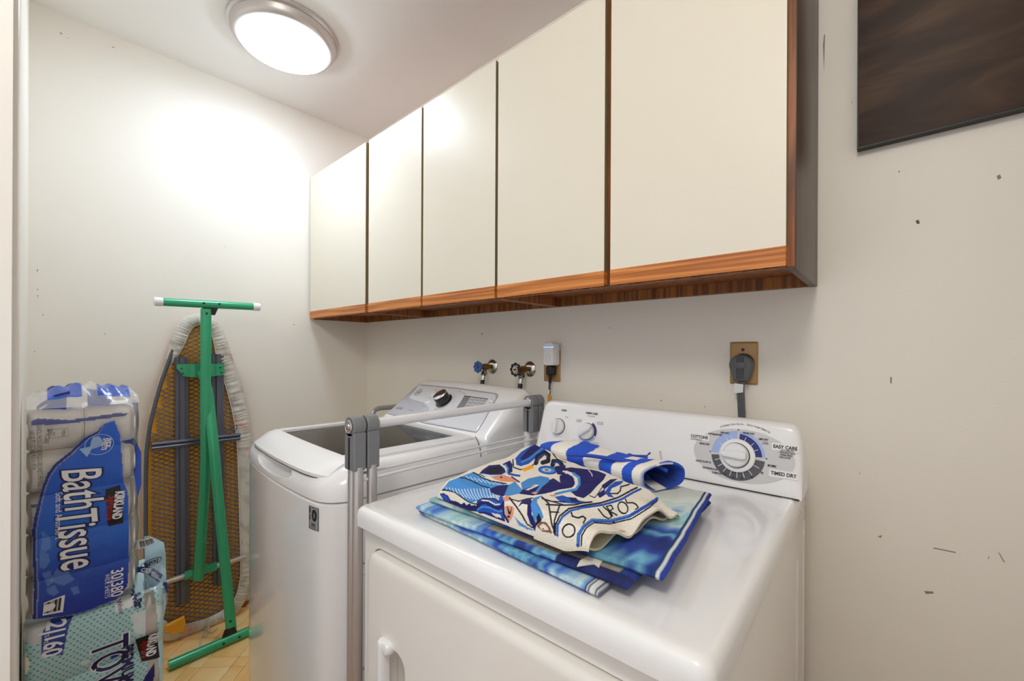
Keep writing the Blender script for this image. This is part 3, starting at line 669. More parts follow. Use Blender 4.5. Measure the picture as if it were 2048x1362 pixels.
t.add('screw', lathe([(.004, .006), (.0042, .008), (.002, .009)], ((a[0]+b[0])/2-.001, 0, a[2]-.022), (0, -1, 0), 12), m_dark)
c = at(1481, 735, 1, -.035); x, z = c[0], c[2]
m_gp = M('grey_plug', (88, 90, 96), .45)
t = Thing('dryer_plug', 'dark grey round dryer plug with thick grey cord and silver tag', 'plug', (x, -.011, z-.02))
ol = [(x+.029*math.cos(a_), z+.006+.029*math.sin(a_)) for a_ in [math.radians(-20+220*i/20) for i in range(21)]]+[(x-.018, z-.038), (x+.018, z-.038)]
pb_ = t.add('plug_body', slab(ol, [(.003, -.0105), (0, -.014), (0, -.034), (.003, -.038), (.008, -.039)], mpd), m_gp)
for k in (-.0075, -.0025, .0025, .0075): t.add('grip_rib', box(x+k-.0009, x+k+.0009, -.0402, -.0385, z-.032, z+.03), m_dark, pb_)
t.add('oval_boss', slab(ellipse(x, z+.006, .014, .009, 24), [(0, -.038), (0, -.041), (.003, -.042)], mpd), m_gp, pb_)
for k in (-.006, .0, .006):
    t.add('cord', tube(spline([(x+k*.8, -.025, z-.036), (x+k-.002, -.026, z-.06), (x+k+.001, -.03, z-.10), (x+k+.004, -.035, z-.15), (x+k+.004, -.04, z-.3)], 5), .0038, 10), m_gp)
t.add('silver_tag', slab([(x-.016, z-.068), (x-.012, z-.071), (x+.006, z-.068), (x+.007, z-.046), (x-.016, z-.044)], [(0, -.034), (0, -.032)], mpd), M('tag_foil', (215, 213, 210), .25, .5))

# ------------------------------------------------------------------ ironing board
t = Thing('ironing_board', 'folded ironing board with green legs leaning on the end wall', 'ironing board', (.1, -.83, 0))
AY = -.838
m_frame = M('grey_blue_steel', (98, 102, 116), .38, .35, var=.06)
m_green = M('green_enamel', (54, 170, 122), .28, .15, var=.06, coat=.3)
m_foam = M('orange_foam', (252, 178, 58), .9, var=.12, vs_=30)
def xb(z): return .112-.050*z/1.37
hwz = [(1.372, 0), (1.368, .022), (1.355, .046), (1.33, .066), (1.29, .083), (1.19, .110), (1.08, .142), (.95, .170), (.85, .184), (.72, .190), (.25, .190), (.15, .184), (.08, .166), (.035, .135), (.012, .085), (.004, .04), (.002, 0)]
left = [(AY-h, z) for z, h in hwz]; right = [(AY+h, z) for z, h in hwz][::-1]
bol = [(p.x, p.y) for p in spline([(y, z, 0) for y, z in left+right[1:]], 6)][:-1]      # down the left, up the right: counter-clockwise seen from the room
mpb = lambda y, z, w=0: (xb(z)+w, y, z)
t.add('foam_pad', slab(bol, [(.004, -.012), (.004, -.030), (.012, -.034)], mpb), m_foam)
# expanded metal mesh: staggered wavy strands
v, f = [], []
def hw(z):
    for (z0, h0), (z1, h1) in zip(hwz[:-1], hwz[1:]):
        if z1 <= z <= z0: return h1+(h0-h1)*(z-z1)/max(1e-6, z0-z1)
    return 0
dzm, dym = .0188, .034; row = 0; z = .012
while z < 1.36:
    h = max(0, hw(z)-.010); n = int(h/dym*2)
    base = len(v); cnt = 0
    for i in range(-n, n+1):
        y = AY+i*dym/2; zz = z+((-1)**(i+row))*dzm*.25
        if abs(y-AY) > hw(zz)-.006: continue
        v += [mpb(y, zz-.0018, -.001), mpb(y, zz+.0018, -.004)]; cnt += 1
    for i in range(cnt-1): f.append((base+2*i, base+2*i+2, base+2*i+3, base+2*i+1))
    z += dzm/2; row += 1
ms = t.add('expanded_metal_mesh', (v, f), m_frame, smooth=0); ms['kind'] = 'stuff'
pts = [mpb(y, max(z, .010), -.003) for y, z in inset(bol, .004)]; pts = pts+[pts[0]]
t.add('rim_tube', tube(pts, .0075, 10, False), m_frame)
# cloth cover wrapped round the edge and gathered by a cord
nb = len(bol); ctr = np.array([AY, .75]); rings = []
def coverw(y, z):
    s = 0
    if y > AY: s = .052 if .6 < z < 1.2 else .045
    elif z > 1.16: s = .036*min(1, (z-1.10)/.14)
    elif z < .12: s = .045
    else: s = .004
    if y > AY and z > 1.2: s = .034+.012*(1.372-z)/.17
    if y > AY and z < .3: s = .040
    return s
bl2 = []
for i in range(nb):
    for k in range(4):
        a, b = np.array(bol[i]), np.array(bol[(i+1) % nb]); bl2.append(tuple(a+(b-a)*k/4))
n2 = len(bl2)
ws = np.array([coverw(*p) for p in bl2]); ws = np.array([np.mean([ws[(i+k) % n2] for k in range(-14, 15)]) for i in range(n2)])
v, f = [], []
for i, (y, z) in enumerate(bl2):
    p0, p1 = np.array(bl2[i-1]), np.array(bl2[(i+1) % n2]); e = (p1-p0)/np.linalg.norm(p1-p0); nrm = np.array([-e[1], e[0]])
    if nrm@(ctr-np.array([y, z])) < 0 and abs(z-.75) > .7: nrm = -nrm
    g = .5+.5*math.sin(i*1.55+math.sin(i*.37)*2.2)
    mo = min(1, max(.12, (ws[i]-.004)/.03))
    for k, (din, w) in enumerate(((.0, -.040), (-.010*mo, -.036), (-.014*mo, -.018), (-.010*mo, -.012+.014*mo), (.25*ws[i], -.012+.020*mo+.003*g*mo), (.6*ws[i], -.012+.020*mo+.006*g*mo), (.9*ws[i], -.012+.018*mo+.004*g*mo), (ws[i], -.012+.013*mo))):
        q = np.array([y, z])+nrm*din; v.append(mpb(q[0], max(q[1], .0015), w))
for i in range(n2):
    for k in range(7): f.append((i*8+k, i*8+k+1, ((i+1) % n2)*8+k+1, ((i+1) % n2)*8+k))
cols = []
for p in v:
    a = noise.noise(Vector((p[1]*14, p[2]*14, 3))); b = noise.noise(Vector((p[1]*30, p[2]*22, 9)))
    c = np.array(lin((222, 218, 211)))
    if a > .24 and p[2] < .95: c = c*.5+np.array(lin((222, 150, 136)))*.5
    elif b > .22: c = c*.6+np.array(lin((160, 152, 144)))*.4
    cols.append((*c, 1))
m_cover = attrmat('cover_cloth', .95, .4, 500)
t.add('cloth_cover', (v, f), m_cover, col=cols, smooth=80)
t.add('cover_cord', tube([v[i*8+7] for i in range(n2)]+[v[7]], .0022, 6, False), M('cord_white', (230, 226, 218), .9))
# rails, braces and brackets
def rail(yc, z0, z1):
    o = t.add('rail', loft([[(xb(z)+w, yc+u, z) for u, w in ((-.022, 0), (-.022, .010), (-.010, .010), (-.007, .019), (.009, .019), (.012, .010), (.022, .010), (.022, 0))] for z in (z0, z1)]), m_frame)
rail(-.908, .150, 1.192); rail(-.776, .176, 1.205)
for pa_, pb_ in (((303, 893), (480, 873)),):
    a = at(*pa_, 0, .10); b = at(*pb_, 0, .10)
    t.add('cross_brace', loft([[(xb(p[2])+w, p[1], p[2]+u) for u, w in ((-.016, .012), (-.016, .022), (-.006, .027), (.002, .019), (.008, .027), (.016, .022), (.016, .012))] for p in (a, b)]), m_frame)
a = at(330, 1163, 0, .12); b = at(490, 1112, 0, .12)
t.add('cross_brace', tube([(.128, a[1], a[2]), (.128, b[1], b[2])], .011, 10), m_alu)
a = at(368, 1150, 0, .135); b = at(432, 1130, 0, .135)
t.add('slide_bracket', loft([[(.142+w, p[1], p[2]+u) for u, w in ((-.017, 0), (-.017, .008), (-.005, .014), (.017, .010), (.017, 0))] for p in (a, b)]), m_green)
# nose bracket: flared plate with a bent middle
a = at(357, 731, 0, .115)
z0 = at(400, 752, 0, .115)[2]; z1 = at(400, 728, 0, .115)[2]
nb_ = t.add('nose_bracket', loft([[(.092+w, y, z) for z, w in ((z0+dz, 0), (z1, 0), (z1, .004+dw), (z0+dz, .004+dw))] for y, dz, dw in ((-.928, .036, .003), (-.905, .0, .004), (-.885, -.004, .004), (-.87, -.004, .022), (-.80, -.004, .022), (-.788, -.002, .004), (-.757, .0, .004))]), m_green)
for y, z in ((-.912, z1-.018), (-.908, z0+.012), (-.772, z1-.018), (-.768, z0+.012)): t.add('rivet', lathe([(.0035, 0), (.0035, .002)], (.1005, y, z), (1, 0, 0), 10), m_dark, nb_)
# legs
def oval_leg(name, pts, r): return t.add(name, tube(spline(pts, 6), r, 14, True, .62), m_green)
zt = at(412, 607, 0, .165)[2]
tb = at(310, 603, 0, .165), at(517, 614, 0, .165)
pA = [at(412, 618, 0, .165), at(411, 800, 0, .165), at(411, 935, 0, .165), at(404, 1050, 0, .163), at(397, 1160, 0, .160)]
oval_leg('leg', [tuple(p) for p in pA], .0195)
pB = [at(463, 1262, 0, .292), at(450, 1130, 0, .255), at(437, 1000, 0, .226), at(428, 900, 0, .205), at(416, 790, 0, .140), at(405, 742, 0, .115)]
oval_leg('leg', [tuple(p) for p in pB], .0195)
def foot(name, a, b, r, jx, up):
    a, b = np.array(a), np.array(b); d = (b-a)/np.linalg.norm(b-a)
    o = t.add(name, tube([tuple(a), tuple(b)], r, 18), m_green)
    mid = a+(b-a)*jx
    for s in (-.026, .030):
        p = mid+d*s; t.add('bolt_hole', lathe([(.0048, 0), (.0048, .0015)], (p[0]+r*.985, p[1], p[2]+r*.15), (1, 0, .15), 10), m_black, o)
    t.add('gusset', slab([(-.034, 0), (.034, 0), (.017, up*.045), (-.017, up*.045)] if up > 0 else [(-.034, 0), (-.017, up*.045), (.017, up*.045), (.034, 0)], [(0, -.006), (0, .004)], lambda u, v, w: (mid[0]+w, mid[1]+u, mid[2]+v)), m_black, o)
    return o, d
o, d = foot('top_foot', *tb, .0165, .495, -1)
for p, s in ((tb[0], 1), (tb[1], -1)): t.add('end_cap', lathe([(.0175, -.004), (.0180, .0), (.0180, .022), (.0172, .024)], tuple(p), tuple(d*s), 18), m_plastic, o)
fb = at(334, 1340, 2, .019), at(600, 1221, 2, .019)
xx = (fb[0][0]); fb = ((.300, fb[0][1]+.008, .0192), (.300, -.585, .0192))
o, d = foot('floor_foot', *fb, .0185, .505, 1)
p = pA[0]; t.add('bolt_hole', lathe([(.0048, 0), (.0048, .0015)], (.165+.012, p[1], p[2]-.02), (1, 0, 0), 10), m_black)
a = at(459, 1240, 0, .30); t.add('bolt_hole', lathe([(.0048, 0), (.0048, .0015)], (a[0]+.012, a[1], a[2]), (1, 0, 0), 10), m_black)
# wire spring, loose foam flap and knotted cord
t.add('spring_wire', tube(spline([tuple(at(446, 868, 0, .13)), tuple(at(460, 859, 0, .13)), tuple(at(468, 851, 0, .13)), tuple(at(473, 851, 0, .13)), tuple(at(474, 857, 0, .13)), tuple(at(468, 860, 0, .13)), tuple(at(463, 857, 0, .13)), tuple(at(465, 851, 0, .13))], 5), .0016, 6), m_frame)
fm = [at(*q, 0, .135) for q in ((329, 1264), (332, 1252), (369, 1233), (372, 1247), (371, 1264), (346, 1270))]
t.add('foam_flap', slab([(p[1], max(p[2], .02)) for p in fm][::-1], [(0, .118), (0, .130), (.004, .134)], lambda u, v, w: (w+.10*(v-.05), u, v)), m_foam)
kn = [tuple(at(x_, y_, 2, .006)) for x_, y_ in ((421, 1248), (412, 1258), (406, 1268), (402, 1277), (400, 1290), (397, 1300))]
t.add('loose_cord', join(tube(spline(kn, 5), .0024, 6), tube(spline([tuple(at(x_, y_, 2, .008)) for x_, y_ in ((421, 1248), (416, 1258), (420, 1264), (428, 1262), (434, 1256))], 5), .0026, 6), tube(spline([tuple(at(x_, y_, 2, .007)) for x_, y_ in ((419, 1250), (409, 1262), (407, 1270), (412, 1272), (414, 1262))], 5), .0024, 6)), M('cord_cream', (214, 202, 184), .9))

# ------------------------------------------------------------------ wrapped packs by the front wall
m_roll = M('tissue_paper', (252, 248, 241), .95, var=.03, vs_=30, bmp=.25, bs=400)
m_core = M('card_core', (176, 150, 116), .9)
def roll_geo(c, r, ln, axis=(0, 1, 0)):
    return lathe([(r*.36, 0), (r*.9, .0), (r, .006), (r*1.01, ln*.5), (r, ln-.006), (r*.9, ln), (r*.36, ln), (r*.36, ln-.03)], c, axis, 28)
def fbm(y, z, s, k=0): return noise.noise(Vector((y*s, z*s, k)))+.5*noise.noise(Vector((y*s*2.1, z*s*2.1, k+7)))
m_film = attrmat('printed_film', .22, .5, 55, film=True)
m_lw = M('print_white', (238, 240, 246), .35); m_ln = M('print_navy', (22, 30, 84), .35); m_lk = M('print_black', (24, 20, 22), .35); m_lr = M('print_red', (200, 40, 44), .35)
m_lb = M('print_blue', (30, 60, 160), .35); m_lg = M('print_teal', (92, 172, 182), .4); m_lp = M('print_pale_blue', (150, 185, 232), .35)
BX, BY0, BY1, BZ0, BZ1 = .862, -1.340, -1.140, .575, 1.078      # bath tissue: front face in the plane x = BX
t = Thing('bath_tissue_pack', 'blue and clear wrapped pack of bath tissue rolls standing on another pack', 'tissue pack', (.69, -1.24, .562))
rh = (BZ1-BZ0)/5
mesh_roll = None
for k in range(5):
    for j in range(2):
        c = (BX-.060, BY0+.004+j*.0965, BZ0+rh*(k+.5)); o = t.add('tissue_roll', roll_geo(c, rh*.5, .0955), m_roll)
for k in range(5): t.add('tissue_roll', roll_geo((BX-.166, BY0+.1005, BZ0+rh*(k+.5)), rh*.5, .0955), m_roll)
def xbath(y, z):
    q = (z-BZ0)/rh; sc = .010*abs(math.sin(math.pi*q))**.6
    u = (y-(BY0+BY1)/2)/((BY1-BY0)/2)
    e = max(0, abs(u)-.80)/.2
    return BX-.010+sc*(.95-.55*min(1, max(0, (y-BY0-.03)/.05)))+.0058*min(1, max(0, (y-BY0-.03)/.05))+.0022*fbm(y, z, 16)-.030*e*e
fb_ = lambda x_, y_: tuple(at(x_, y_, 0, BX)[1:])
PY = lambda pts: [fb_(*p) for p in pts]
blue = PY([(229, 841), (207, 848), (194, 863), (167, 877), (141, 903), (110, 927), (95, 947), (86, 969), (75, 1009), (68, 1037), (64, 1062), (65, 1111), (68, 1182), (65, 1241), (120, 1236), (165, 1227), (232, 1201), (255, 1172), (259, 1123), (258, 1040), (256, 985), (247, 958), (243, 900), (241, 870)])
edge = PY([(207, 850), (198, 866), (171, 882), (146, 907), (115, 932), (101, 952), (92, 974), (82, 1012), (76, 1040), (72, 1064), (73, 1111), (76, 1182), (73, 1240)])
petals = [PY([(84, 1064), (100, 1075), (102, 1095), (92, 1104), (82, 1102)]), PY([(80, 1102), (97, 1108), (100, 1125), (90, 1138), (80, 1136)]), PY([(100, 1165), (112, 1140), (130, 1120), (139, 1150), (150, 1160), (128, 1172)]), PY([(92, 1178), (110, 1172), (118, 1185), (108, 1192), (96, 1188)]), PY([(84, 1148), (100, 1142), (108, 1165), (95, 1176)]), PY([(140, 1176), (155, 1172), (160, 1186), (148, 1190)])]
ny, nz_ = 130, 250
ys = linsp(BY0-.0005, BY1+.006, ny); zs = linsp(BZ0-.004, BZ1+.004, nz_)
g = grid(ys, zs, lambda y, z: (xbath(y, z), y, z))
P = np.array([(p[1], p[2]) for p in g[0]])
col = np.zeros((len(P), 4)); col[:, :3] = lin((240, 240, 242))
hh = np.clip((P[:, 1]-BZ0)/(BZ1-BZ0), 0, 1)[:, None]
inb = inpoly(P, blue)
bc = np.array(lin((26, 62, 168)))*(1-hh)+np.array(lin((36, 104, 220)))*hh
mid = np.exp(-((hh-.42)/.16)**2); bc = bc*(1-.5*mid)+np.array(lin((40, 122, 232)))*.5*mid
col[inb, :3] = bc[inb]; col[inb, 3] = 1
for q in petals:
    m = inpoly(P, q); col[m, :3] = col[m, :3]*.72+np.array(lin((150, 190, 245)))*.28
nl = inb & nearline(P, [(y-.004, z+.001) for y, z in edge], .010); col[nl, :3] = lin((24, 46, 132))
nl = inb & nearline(P, edge, .0018); col[nl, :3] = lin((150, 150, 190))
bar_t = inpoly(P, PY([(62, 843), (75, 837), (140, 840), (235, 826), (258, 826), (250, 832), (140, 847), (62, 852)])); col[bar_t, :3] = lin((48, 62, 150)); col[bar_t, 3] = .85
sq = inpoly(P, PY([(62, 1010), (75, 1008), (75, 1016), (62, 1018)])); col[sq, :3] = lin((58, 62, 120)); col[sq, 3] = .8
rt_ = P[:, 0] > BY1+.000
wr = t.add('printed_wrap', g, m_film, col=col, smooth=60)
# wrap returning along the right side and over the top
col2 = []; v = []
for j, z in enumerate(linsp(BZ0, BZ1+.002, 60)):
    for i in range(22):
        q = i/21; x = BX-.030-q*.30; y = BY1+.006+.004*abs(math.sin(math.pi*(z-BZ0)/rh))+.003*fbm(x, z, 14, 5); y -= .012*max(0, 1-q*8)
        v.append((x, y, z)); bl_ = .10 < q < .5 and (z > BZ1-.30)
        col2.append((*lin((34, 84, 200)), 1) if bl_ else (*lin((238, 238, 240)), .25))
f = [(j*22+i, j*22+i+1, (j+1)*22+i+1, (j+1)*22+i) for j in range(59) for i in range(21)]
t.add('side_wrap', (v, f), m_film, col=col2, smooth=60)
v = []; col2 = []
for j in range(40):
    for i in range(60):
        a, b = i/59, j/39      # a along y, b backwards over the top then up the gathered fin
        y = BY0+.004+a*(BY1-BY0); hx_ = .028+.020*math.sin(math.pi*min(1, a*1.0))
        x = BX-.016-.09*b; z = BZ1+.004+hx_*math.sin(min(1, b*1.15)*math.pi/2)*1.1+.010*fbm(y, b*.12, 22, 2)*b+.004*math.sin(a*38+b*6)*b
        v.append((x, y, z))
        bl_ = (.25 < b) and (.16 < a < .46 or .60 < a < .93); dk = bl_ and b > .9
        col2.append((*lin((26, 40, 120)), .95) if dk else (*lin((52, 98, 208)), .85) if bl_ else (*lin((226, 226, 232)), .35))
f = [(j*60+i, j*60+i+1, (j+1)*60+i+1, (j+1)*60+i) for j in range(39) for i in range(59)]
t.add('gathered_top', (v, f), m_film, col=col2, smooth=60)
# crisp folded ears of the wrap standing up on top
def ear(pts, xs_, mcol, nm='wrap_ear'):
    pp = [at(*q, 0, xs_) for q in pts]; cy = sum(p[1] for p in pp)/len(pp)
    ol = [(p[1], p[2]) for p in pp]
    return t.add(nm, poly(ol, lambda a, b, w: (xs_-.25*(b-1.08)+.006*math.sin((a-cy)*60), a, b), 0, .01), mcol, smooth=60)
m_ear1 = M('wrap_blue', (44, 88, 205), .25, var=.1); m_ear2 = M('wrap_deep_blue', (28, 44, 136), .25, var=.1)
ear([(80, 822), (106, 801), (134, 786), (132, 824), (110, 820)], .815, m_ear1); ear([(72, 815), (80, 808), (110, 790), (140, 782), (140, 790), (112, 799), (74, 820)], .818, m_ear2)
ear([(176, 828), (175, 778), (197, 781), (219, 794), (223, 803), (212, 815), (190, 826)], .80, m_ear1); ear([(222, 812), (234, 812), (258, 816), (261, 838), (250, 828), (230, 822)], .80, m_ear2)
ear([(244, 880), (266, 873), (278, 900), (276, 960), (268, 985), (262, 930), (255, 895)], .80, m_ear1)
# lettering runs down the face
def face_map(xf, up=.0014): return lambda a, b, w=0: (xf(b, -a)+up+w, b, -a)     # a = down, b = right
fm_ = face_map(xbath)
def ptext(th, par, s, px, py, size, mat, w=0, rot=0, xm=None, plane=BX, name='lettering', **k):
    y, z = at(px, py, 0, plane)[1:]
    return th.add(name, text(s, size, xm or fm_, -z, y, w, rot, fine=.012, **k), mat, par)
SH = math.radians(-4)
for s_, px, py in (('Bath', 162, 974), ('Tissue', 154, 1075)):
    sz = .098; rot = math.radians(3.5)
    ptext(t, wr, s_, px, py, sz, m_ln, .0004, rot, off=.0048, shear=.28, sx=.60, space=.98)
    ptext(t, wr, s_, px, py, sz, m_lw, .0010, rot, off=.0010, shear=.28, sx=.60, space=.98)
ptext(t, wr, 'Soft and Absorbent', 117, 1032, .0165, m_lw, .0005, 0, sx=.86)
ptext(t, wr, '30|380', 233, 1165, .033, m_lw, .0005, 0, off=.0004, sx=.80)
ptext(t, wr, 'WIDE SHEETS', 214, 1172, .0125, m_lw, .0005, 0, sx=.82)
ptext(t, wr, 'ROLLS | SHEETS PER ROLL', 223, 1168, .006, m_lw, .0005, 0)
kc = [fb_(*q) for q in ((211, 980), (240, 970), (247, 1046), (217, 1053))]
def bp(ol, th, par, mat, w, name, xm): return th.add(name, poly([(-z, y) for y, z in ol], xm, w), mat, par)
lb = bp(kc, t, wr, m_lk, .0006, 'brand_box', fm_)
ptext(t, wr, 'KIRKLAND', 236, 1010, .0245, m_lw, .0012, SH*0-.09, off=.0012, sx=.60)
ptext(t, wr, 'Signature', 221, 1014, .0210, m_lr, .0012, -.09, shear=.45, sx=.80)
y, z = fb_(199, 889)
t.add('badge_ring', join(ribbon([(-z+.0255*math.cos(a), y+.026*math.sin(a)) for a in linsp(0, 2*math.pi, 40)], .0016, fm_, .0006)), m_lp, wr)
bp([fb_(*q) for q in ((182, 883), (186, 874), (198, 872), (205, 880), (204, 892), (190, 897), (184, 898), (174, 914), (158, 898), (180, 893))], t, wr, m_lp, .0008, 'badge_roll', fm_)
ptext(t, wr, 'WIDE', 217, 885, .0125, m_lw, .0012, -.12, off=.0004, sx=.75); ptext(t, wr, 'SHEETS', 209, 888, .0125, m_lw, .0012, -.12, off=.0004, sx=.75)
bp([fb_(*q) for q in ((88, 1205), (130, 1189), (126, 1224), (85, 1232))], t, wr, m_lw, .0006, 'barcode_patch', fm_)
bars = []
for i in range(17):
    a = .06+.8*i/17; p = L(fb_(88, 1205), fb_(130, 1189), a); q = L(fb_(85, 1232), fb_(126, 1224), a)
    p, q = L(p, q, .08), L(p, q, .86); bars.append(ribbon([(-p[1], p[0]), (-q[1], q[0])], random.choice((.0007, .0012, .0019)), fm_, .001))
t.add('barcode', join(*bars), m_lk, wr)
for s_, px, py, sz, ro in (('SEPTIC SAFE', 95, 872, .0125, -.2), ('56-ROLL PACKS-2-PLY-30 ROLLS-380 SHEETS PER ROLL', 79, 912, .0115, .02), ('1425 SQ FT (132.3 m2) 4.5 in x 4.0 in', 66, 900, .0115, .06)):
    ptext(t, wr, s_, px, py, sz, m_dark, .0012, ro, sx=.52)
y, z = fb_(117, 867); t.add('recycling_mark', join(ribbon([(-z-.011, y-.016), (-z-.011, y+.016), (-z+.009, y+.016), (-z+.009, y-.016), (-z-.011, y-.016)], .0007, fm_, .0008), text('MIX', .009, fm_, -z, y+.008, .0008), text('FSC', .006, fm_, -z, y-.008, .0008)), m_dark, wr)

# paper towels below
PX0, PY0, PY1, PZ1 = .868, -1.340, -1.082, .568
t = Thing('paper_towel_pack', 'teal dotted wrapped pack of paper towel rolls on the floor by the wall', 'towel pack', (.69, -1.21, 0))
pr = .0695
for k in range(4):
    for j in range(1):
        t.add('towel_roll', roll_geo((PX0-.074, PY0+.004, .002+pr*(2*k+1)), pr, .246), m_roll)
        t.add('towel_roll', roll_geo((PX0-.074-2*pr, PY0+.004, .002+pr*(2*k+1)), pr, .246), m_roll)
def xpt(y, z):
    q = (z-.002)/(2*pr); u = (y-(PY0+PY1)/2)/((PY1-PY0)/2); e = max(0, abs(u)-.86)/.14
    return PX0-.012+.012*abs(math.sin(math.pi*q))**.6+.003*fbm(y, z, 14, 4)-.028*e*e-.03*max(0, (z-.555)/.02)**2
fp = lambda x_, y_: tuple(at(x_, y_, 0, PX0)[1:])
QY = lambda pts: [fp(*p) for p in pts]
ny, nz_ = 110, 190; ys = linsp(PY0-.0005, PY1, ny); zs = linsp(.003, .572, nz_)
g = grid(ys, zs, lambda y, z: (xpt(y, z), y, z)); P = np.array([(p[1], p[2]) for p in g[0]])
col = np.zeros((len(P), 4)); col[:, :3] = lin((186, 222, 226)); col[:, 3] = 1
n_ = np.array([fbm(a, b, 9, 11) for a, b in P]); w_ = n_ > .35; col[w_, :3] = lin((222, 236, 240))
m = inpoly(P, QY([(290, 1188), (310, 1176), (316, 1262), (318, 1362), (322, 1700), (298, 1700), (296, 1330), (292, 1265)])); col[m, :3] = lin((246, 236, 220)); col[m, 3] = .25
for q, c, a_ in ((QY([(52, 1252), (100, 1246), (88, 1268), (80, 1290), (46, 1290), (44, 1270)]), (240, 246, 248), .7), (QY([(82, 1290), (84, 1270), (104, 1244), (148, 1234), (136, 1262), (130, 1290), (126, 1310), (84, 1310)]), (34, 66, 160), 1),
                 (QY([(222, 1308), (260, 1296), (258, 1303), (222, 1322)]), (40, 70, 170), 1), (QY([(230, 1204), (262, 1184), (282, 1205), (262, 1216), (240, 1226), (231, 1226)]), (236, 242, 246), 1), (QY([(310, 1325), (308, 1362), (280, 1372), (292, 1350)]), (34, 40, 110), 1)):
    m = inpoly(P, q); col[m, :3] = lin(c); col[m, 3] = a_
wp = t.add('printed_wrap', g, m_film, col=col, smooth=60)
v = []; col2 = []
for j, z in enumerate(linsp(.003, .565, 50)):
    for i in range(16):
        q = i/15; v.append((PX0-.03-.25*q, PY1+.004*abs(math.sin(math.pi*z/(2*pr)))+.003*fbm(q, z, 12, 8)-.010*max(0, 1-q*8), z)); col2.append((*lin((196, 224, 230)), .85))
t.add('side_wrap', (v, [(j*16+i, j*16+i+1, (j+1)*16+i+1, (j+1)*16+i) for j in range(49) for i in range(15)]), m_film, col=col2, smooth=60)
t.add('top_wrap', grid(linsp(PX0-.28, PX0-.03, 14), linsp(PY0+.002, PY1, 14), lambda a, b: (a, b, .5605+.0012*math.sin(a*60)*math.cos(b*50))), M('teal_film', (192, 222, 228), .25, var=.06))
fm2 = face_map(xpt, .0016)
dots = []; dd = .0118
for i in range(60):
    for j in range(24):
        z = .568-i*dd*.62; y = PY0+.006+(j+.5*(i % 2))*dd
        p = np.array([(y, z)])
        if z < .30 or y > PY1-.012: continue
        k = np.argmin((P[:, 0]-y)**2+(P[:, 1]-z)**2); c = col[k]
        if abs(c[0]-lin((186, 222, 226))[0]) > .06 or c[3] < 1: continue
        dots.append(flat(ellipse(-z, y, .0019, .0026, 8), fm2, 0))
d_ = t.add('dot_print', join(*dots), m_lg, wp, smooth=0); d_['kind'] = 'stuff'
kw = dict(xm=fm2, plane=PX0)
ptext(t, wp, '12|160', 108, 1272, .046, m_lw, .0008, -.12, off=.001, sx=.72, **kw); ptext(t, wp, 'SHEETS PER ROLL', 92, 1282, .0105, m_lw, .0008, -.1, **kw)
for m_, of, w in ((m_lw, .0042, .0004), (m_ln, .0008, .001)): ptext(t, wp, 'TOWELS', 216, 1368, .098, m_, w, 0, off=of, sx=.60, **kw)
ptext(t, wp, 'PREMIUM', 254, 1328, .033, m_ln, .0008, 0, off=.001, sx=.72, **kw)
bp([fp(*q) for q in ((270, 1278), (314, 1264), (320, 1316), (284, 1324))], t, wp, m_lk, .0012, 'brand_box', fm2)
ptext(t, wp, 'KIRKLAND', 304, 1290, .028, m_lw, .0018, -.1, off=.0012, sx=.44, **kw); ptext(t, wp, 'Signature', 290, 1298, .020, m_lr, .0018, -.1, shear=.4, sx=.62, **kw)
ptext(t, wp, 'Create-A-Size', 272, 1190, .022, m_ln, .0008, .18, off=.0012, sx=.62, **kw); ptext(t, wp, 'or Whole', 240, 1212, .014, m_ln, .0008, .15, sx=.8, **kw)
# loose end of the wrap folded up beside the bath tissue
pts = [(266, 1090), (276, 1074), (298, 1070), (328, 1086), (334, 1120), (333, 1160), (330, 1178), (334, 1206), (328, 1236), (318, 1240), (306, 1200), (270, 1196)]
FX = .80; pp = [at(*q, 0, FX) for q in pts]
mfl = lambda a, b, w=0: (FX+.012*math.sin(a*55)+.006*math.sin(b*70)+w, a, b)
fl_ = t.add('wrap_flap', poly([(max(p[1], -1.120), p[2]) for p in pp], mfl, 0, .008), M('pale_blue_film', (176, 216, 234), .25, var=.05), smooth=60)
mfx = lambda a, b, w=0: mfl(b, -a, w)
def fq(*pts): return [(-at(*q, 0, FX)[2], at(*q, 0, FX)[1]) for q in pts]
t.add('flap_band', ribbon(fq((272, 1139), (285, 1137), (302, 1142), (318, 1154), (328, 1172), (330, 1190)), .017, mfx, .0012), m_lb, fl_)
for ch, px, py, ro in (('Q', 287, 1138, -1.5), ('U', 296, 1141, -1.8), ('A', 305, 1145, -2.0), ('L', 312, 1151, -2.1), ('I', 318, 1157, -2.2), ('T', 322, 1164, -2.4), ('Y', 326, 1174, -2.7)):
    a, b = fq((px, py))[0]; t.add('lettering', text(ch, .016, mfx, a, b, .002, -ro+math.pi*.0, off=.0005), m_lw, fl_)
a, b = fq((302, 1123))[0]; t.add('oval_badge', join(ribbon([(a+.012*math.cos(q)+.006*math.sin(q)*0, b+.023*math.sin(q)) for q in linsp(0, 2*math.pi, 30)], .0016, mfx, .0014), text('100%', .020, mfx, a, b, .0014, math.pi/2*-1, off=.0006, sx=.8)), m_ln, fl_)
pq = fq((275, 1080), (303, 1073), (312, 1084), (276, 1097)); t.add('barcode_patch', poly(pq, mfx, .001), m_lw, fl_)
bars = [ribbon([L(L(pq[0], pq[1], k), L(pq[3], pq[2], k), .15), L(L(pq[0], pq[1], k), L(pq[3], pq[2], k), .9)], w, mfx, .0018) for k, w in zip(linsp(.12, .92, 13), [.001, .0016, .0008, .0018, .001, .0008, .0018, .001, .0014, .0008, .0018, .001, .0014])]
t.add('barcode', join(*bars), m_lk, fl_)
